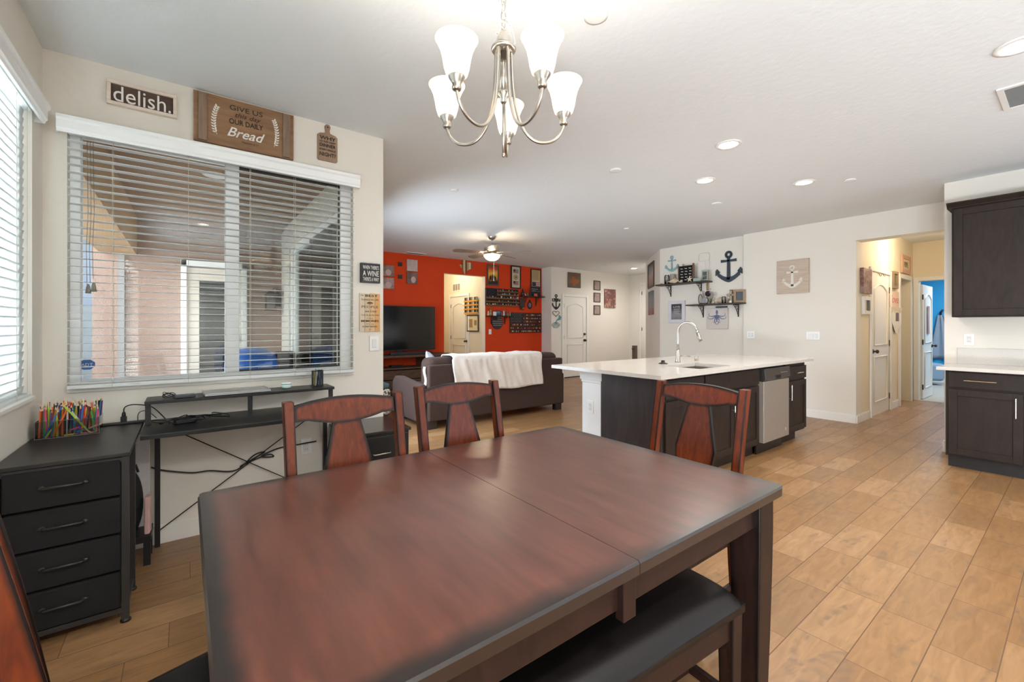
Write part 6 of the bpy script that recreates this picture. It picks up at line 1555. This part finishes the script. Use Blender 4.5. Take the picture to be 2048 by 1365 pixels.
def conch(nm, lb, s, x, y, sc, G, rz=0):
    b = MB(); n = 12
    b.lathe([(.004 * sc, -.11 * sc), (.018 * sc, -.06 * sc), (.038 * sc, -.01 * sc), (.05 * sc, .03 * sc), (.042 * sc, .045 * sc), (.036 * sc, .05 * sc), (.028 * sc, .066 * sc), (.022 * sc, .07 * sc), (.012 * sc, .09 * sc), (.003 * sc, .10 * sc)], n=16)
    for k in range(6): a = k * 1.05; b.ell((.045 * sc * math.cos(a), .045 * sc * math.sin(a), .035 * sc), (.012 * sc, .012 * sc, .014 * sc), 7, 5)
    o = tag(b.build(nm, SHELLC, smooth=True), lb, 'seashell', G)
    p = onshelf(s, x, y); o.location = (p[0], p[1], p[2] + .042 * sc); o.rotation_euler = (rad(88), rad(6), rad(rz)); return o
conch('conch_shell', 'cream conch shell lying beside the jar on the upper shelf', s1, -w1 * .15, -.15, 1.0, G1, 10)
conch('seashell', 'small spiky white shell before the felt board on the upper shelf', s1, w1 * .0, -.16, .45, G1, 60)
conch('seashell', 'tiny pinkish shell at the far left end of the upper shelf', s1, -w1 * .44, -.12, .35, G1, 20)
fb = thing('photo_pocket_board', 'black felt board dotted with white shapes in a leaning wooden frame', 'board', onshelf(s1, w1 * .06, -.09), -PI / 2, G1)
MB().box(-.13, .13, -.012, 0, 0, .30).build('felt', mat('black_felt', '#141312', .95), fb)
b = MB().box(-.15, -.13, -.016, .004, 0, .31).box(.13, .155, -.02, .006, 0, .33); b.build('frame', wood('brown_frame', '#5e4030', '#7a5642', .5, 5, (5, 5, 1)), fb, bev=.002)
b = MB()
for i in range(3):
    for j in range(5):
        x_ = -.08 + .08 * i + .01 * (j % 2); z_ = .05 + .05 * j
        b.ell((x_ - .012, -.0125, z_ + .003), (.012, .0012, .006), 8, 4); b.ell((x_ + .012, -.0125, z_), (.012, .0012, .006), 8, 4)
b.build('white_shapes', INKW, fb)
def star(nm, lb, loc, R_, m, G, rx=0):
    b = MB(); pts = [(R_ * (1 if a % 2 == 0 else .38) * math.sin(a * PI / 5), R_ * (1 if a % 2 == 0 else .38) * math.cos(a * PI / 5)) for a in range(10)]
    b.prism(pts, -.006, .006); o = tag(b.build(nm, m, bev=.002), lb, 'starfish', G); o.location = loc; o.rotation_euler = (rx, 0, -PI / 2); return o
p = onshelf(s1, w1 * .17, -.16); star('starfish', 'pale starfish leaning at the right foot of the felt board', (p[0], p[1], p[2] + .05), .06, SHELLC, G1)
p = onshelf(s1, w1 * .0, -.08); star('starfish', 'small yellow starfish on top of the felt board frame', (p[0], p[1] - .0, p[2] + .32), .03, mat('starfish_yellow', '#a59a4c', .6), G1)
lt = thing('photo_tray', 'pale green wooden tray frame holding a photo on the upper shelf', 'tray', onshelf(s1, w1 * .36, -.10), -PI / 2, G1)
PG = mat('pale_green_wood', '#9fb0a2', .6, noise=.1, nscale=30)
MB().box(-.11, .02, -.08, .06, .0, .012).box(-.11, .02, -.08, -.07, .012, .055).box(-.11, -.10, -.07, .06, .012, .055).build('tray', PG, lt, bev=.002)
b = MB(); b.box(.0, .11, .0, .012, .0, .19).box(.0, .11, -.004, .0, .0, .02).box(.0, .11, -.004, 0, .17, .19).box(.0, .015, -.004, 0, .02, .17).box(.095, .11, -.004, 0, .02, .17); b.build('frame', PG, lt, bev=.002)
MB().box(.018, .092, -.002, 0, .03, .16).build('photo', blobs('small_photo', ['#6a5a52', '#3f4a56', '#a88a7a'], 30), lt)
# faint white hanger loop with a hanging dried bundle
r, w, h = on_wall('wall_hanger', 'white looped wire hanger with a braided tan plant hanger and dark bloom', 'wall hanging', 'X', XS, 1398, 506, 1422, 595)
b = MB(); b.tube([(-w * .5, -.012, h * .83), (-w * .5, -.012, h * .97), (-w * .2, -.012, h), (w * .35, -.012, h * .99), (w * .42, -.012, h * .93), (w * .36, -.012, h * .82), (-w * .3, -.012, h * .81)], .004, 6, closed=True)
b.tube([(w * .40, -.012, h * .9), (w * .36, -.02, h * .5)], .003, 6); b.tube([(0, -.012, h * .81), (w * .25, -.02, h * .45)], .002, 6); b.build('wire', mat('white_wire', '#dcd6ce', .4), r, smooth=True)
b = MB()
for k in range(3): b.tube([(w * .28 + .012 * math.cos(j * .9 + k * 2.1), -.03 + .012 * math.sin(j * .9 + k * 2.1), h * .55 - h * .40 * j / 16) for j in range(17)], .007, 6)
b.build('braid', mat('jute', '#a98a5e', .9), r, smooth=True)
b = MB().ell((w * .34, -.04, h * .07), (.045, .04, .05)); b.build('bloom', mat('dark_purple', '#2c1424', .8, bump=.5, bscale=80), r, smooth=True)
# lower shelf things
ms = thing('metal_stand', 'dark scrolled metal photo stand on the left part of the lower shelf', 'photo stand', onshelf(s2, -w2_ * .20, -.11), -PI / 2, G2)
b = MB(); b.box(-.09, .09, -.03, .03, 0, .008)
b.tube([(-.06 + .035 * math.cos(a), -.02, .09 + .08 * math.sin(a)) for a in [k * PI / 6 for k in range(12)]], .006, 6, closed=True)
b.tube([(.05 + .03 * math.cos(a), -.02, .06 + .05 * math.sin(a)) for a in [k * PI / 6 for k in range(12)]], .006, 6, closed=True); b.build('scrolls', mat('cast_iron_brown', '#33251d', .6), ms, smooth=True)
MB().box(-.035, .045, -.034, -.028, .02, .10).build('photo', mat('grey_photo', '#8f8f90', .4, noise=.3, nscale=40), ms, bev=.001)
gv = thing('glass_bottle', 'pale frosted bottle shape behind the metal stand on the lower shelf', 'bottle', onshelf(s2, -w2_ * .29, -.05), -PI / 2, G2)
MB().lathe([(.035, 0), (.04, .06), (.03, .16), (.016, .20), (.022, .23)], n=18).build('bottle', mat('frosted_cream', '#d3cabd', .4), gv, smooth=True)
fl = thing('dried_flowers', 'small bunch of pale dried flowers behind the metal stand', 'flowers', onshelf(s2, -w2_ * .12, -.06), -PI / 2, G2)
b = MB(); hd_ = MB(); random.seed(9)
for k in range(12):
    a = random.uniform(-1, 1) * .5; L_ = random.uniform(.16, .26); x_ = L_ * math.sin(a); z_ = L_ * math.cos(a)
    b.cyl((0, 0, 0), (x_, random.uniform(-.02, .02), z_), .0015, n=5); hd_.ell((x_, 0, z_), (.013, .013, .011), 8, 6)
b.build('stems', mat('dry_stem', '#6f6243', .8), fl); hd_.build('flower_heads', mat('lilac_white', '#b6abb4', .8), fl, smooth=True)
conch('conch_shell', 'large peach conch shell in the middle of the lower shelf', s2, w2_ * .09, -.13, 1.15, G2, 80)
conch('seashell', 'small white ruffled shell left of the peach conch', s2, -w2_ * .02, -.14, .5, G2, -40)
jar(s2, w2_ * .17, -.15, 'small glass of blue and clear pieces on the lower shelf', .032, .11, G2)
tag(MB().cyl((0, 0, 0), (0, 0, .035), .02, n=16).build('candle', mat('white_wax', '#e6e0d6', .5)), 'small white candle right of the blue glass on the lower shelf', 'candle', G2, loc=onshelf(s2, w2_ * .285, -.16))
cg = thing('wood_cross', 'rustic layered wooden cross standing on the lower shelf', 'cross', onshelf(s2, w2_ * .25, -.06), -PI / 2, G2)
MB().box(-.022, .022, -.012, .012, 0, .22).box(-.07, .07, -.012, .012, .115, .155).build('cross', wood('rustic_cross', '#7c6450', '#a08a72', .7, 5, (5, 5, 1)), cg, bev=.003)
MB().box(-.012, .012, -.016, -.012, .01, .20).box(-.058, .058, -.016, -.012, .125, .145).build('overlay', mat('pale_overlay', '#c2b39c', .7), cg)
sf_ = thing('framed_photo', 'shell framed photo tilted at the right end of the lower shelf', 'photo frame', onshelf(s2, w2_ * .41, -.10), -PI / 2 + rad(12), G2)
frame_parts(sf_, .17, .21, wood('shell_frame', '#8b745a', '#b39a7a', .6, 12, (4, 4, 4)), mat('dark_photo', '#3a4248', .3, noise=.3, nscale=30), .035, .02)
# ---- kitchen wall (x = 7.075)
XK = 7.073
p = onX(1502, 670, XK); outlet((XK, p.y, p.z - .058), -PI / 2, 'double white outlet plate on the wall behind the island', gang=2)
p = onX(1626, 672, XK); outlet((XK, p.y, p.z - .058), -PI / 2, 'triple white light switch plate left of the hallway opening', 'switch', gang=3)
r, w, h = on_wall('anchor_board', 'square pale wood board with a carved white anchor on the kitchen wall', 'wall art', 'X', XK, 1555, 520, 1619, 587)
MB().box(-w / 2, w / 2, -.03, 0, 0, h).build('board', wood('pale_oak_board', '#b9a592', '#cdbba8', .6, 4, (1.0, 5, 10)), r, bev=.002)
anchor(MB(), 0, h * .15, h * .68, w * .62, -.034, -.03, 1.1).build('anchor', mat('anchor_white', '#e3dace', .6), r, bev=.001)
# ---- hallway left wall (y = 1.84)
YH = 1.838
r, w, h = on_wall('photo_canvas', 'dark reddish canvas at the hallway entrance, upper of two', 'canvas', 'Y', YH, 1720, 538, 1737, 588)
MB().box(-w / 2, w / 2, -.04, 0, 0, h).build('canvas', blobs('family_print', ['#5c4038', '#a58a80', '#7a4c3e', '#8d8482'], 8), r, bev=.002)
r, w, h = on_wall('framed_print', 'white framed print below the dark canvas at the hallway entrance', 'framed print', 'Y', YH, 1723, 594, 1738, 629)
frame_parts(r, w, h, mat('white_frame2', '#e8e4dd', .4), mat('pale_print', '#d9d2c6', .6, noise=.1, nscale=30), .05, .03); MB().box(w * .02, w * .25, -.034, -.03, h * .2, h * .8).build('photo', mat('grey_print', '#6d675e', .6), r)
r, w, h = on_wall('shadow_box', 'tall narrow wooden shadow box right of the hallway door', 'frame', 'Y', YH, 1781, 544, 1791, 578)
frame_parts(r, w, h, wood('box_wood', '#8b7356', '#a58c6c', .5, 5, (5, 5, 1)), mat('box_inside', '#7a6a55', .6), .04, .04)
r, w, h = on_wall('pennant_banner', 'white pennant banner with fringe and pink lettering hanging right of the hallway door', 'banner', 'Y', YH, 1778, 584, 1799, 668)
MB().box(-w * .5, w * .4, -.012, -.006, h * .62, h).build('cloth', mat('blush_cloth', '#dfc3b2', .9), r)
MB().prism([(-w * .4, h * .6), (w * .5, h * .62), (w * .5, h * .25), (w * .0, 0), (-w * .4, h * .28)], -.022, -.016).build('pennant', mat('white_cloth', '#e4e0da', .9), r)
b = MB()
for k in range(12): b.tube([(-w * .45 + w * .9 * k / 11, -.03, h * .63), (-w * .43 + w * .9 * k / 11, -.03, h * .5 + .02 * (k % 3))], .006, 5)
b.build('fringe', mat('cream_fringe', '#d9cdb9', .9), r)
text('love', mat('pink_ink', '#cf6a62', .7), r, -w * .05, h * .82, w=w * .7, h=h * .18, y=-.013, shear=.3)
MB().box(-w * .05, w * .25, -.024, -.022, h * .3, h * .5).build('photo', mat('brown_photo', '#7a5a4c', .6), r)
r, w, h = on_wall('framed_print', 'pink wooden frame high above the second hallway doorway', 'framed print', 'Y', YH, 1801, 512, 1818, 548)
frame_parts(r, w, h, wood('pink_wood', '#c99a7e', '#d7ae92', .5, 5, (5, 5, 1)), mat('cream_board', '#d9cba8', .8), .06, .025); text('HOME', mat('brown_photo', '#7a5a4c', .6), r, 0, h * .5, w=w * .4, h=h * .3, y=-.017)
for k in range(2):
    p = onY(1755 + 8 * k, 552, YH)
    tag(MB().tube([(0, 0, .03), (0, -.02, .02), (0, -.02, 0), (0, -.035, -.01), (0, -.04, .01)], .004).build('door_hook', DARKM, smooth=True), 'dark metal hook at the top of the hallway door', 'hook', 'hooks on the hallway door', loc=(p.x, YH - .003, p.z))
# ---- bedroom glimpse
tw_ = thing('hanging_towel', 'grey blue hooded towel hanging on the blue bedroom wall', 'towel', (13.83, 2.02, .55), -PI / 2)
b = MB(); b.grid(lambda u, v: ((u - .5) * (.52 - .42 * v) + .05 * (1 - v), -.03 - .02 * math.sin(u * 14), v * 1.0), 14, 12); b.build('cloth', mat('towel_grey', '#8b98a6', .95), tw_, smooth=True, solid=.01)
MB().tube([(0, -.02, 1.0), (.0, -.05, 1.05), (.04, -.06, 1.12)], .02).build('hook', BLACK, tw_, smooth=True)
bk = thing('bedroom_chair', 'blue grey covered chair beyond the open bedroom door', 'chair', (13.2, 2.2, 0), rad(30))
MB().box(-.28, .28, -.25, .25, .1, .48).build('seat', mat('bluegrey_cloth', '#7f95a8', .9), bk, bev=.06, seg=4)
MB().box(-.28, .28, .18, .30, .40, .85).build('backrest', mat('bluegrey_cloth', '#7f95a8', .9), bk, bev=.05, seg=4)
r = thing('wall_rack', 'black and white patterned rack on the blue bedroom wall', 'rack', (13.83, 1.72, .62), -PI / 2)
MB().box(-.2, .2, -.06, 0, 0, .06).box(-.2, .2, -.06, 0, .58, .68).build('rails', BLACK, r); MB().box(-.2, .2, -.04, -.01, .06, .58).build('panel', blobs('black_white_pattern', ['#141416', '#18181a', '#dcdcdc', '#202022'], 12), r)
tag(MB().prism([(-.08, 0), (.08, 0), (.08, .5), (-.08, .5)], -.006, 0).build('door_poster', blobs('striped_poster', ['#c9c4bf', '#8a4a44', '#d8d4cf'], 5, .5, (8, 8, .3))), 'narrow striped poster on the open bedroom door', 'poster', loc=(10.70, 1.728, 1.15))
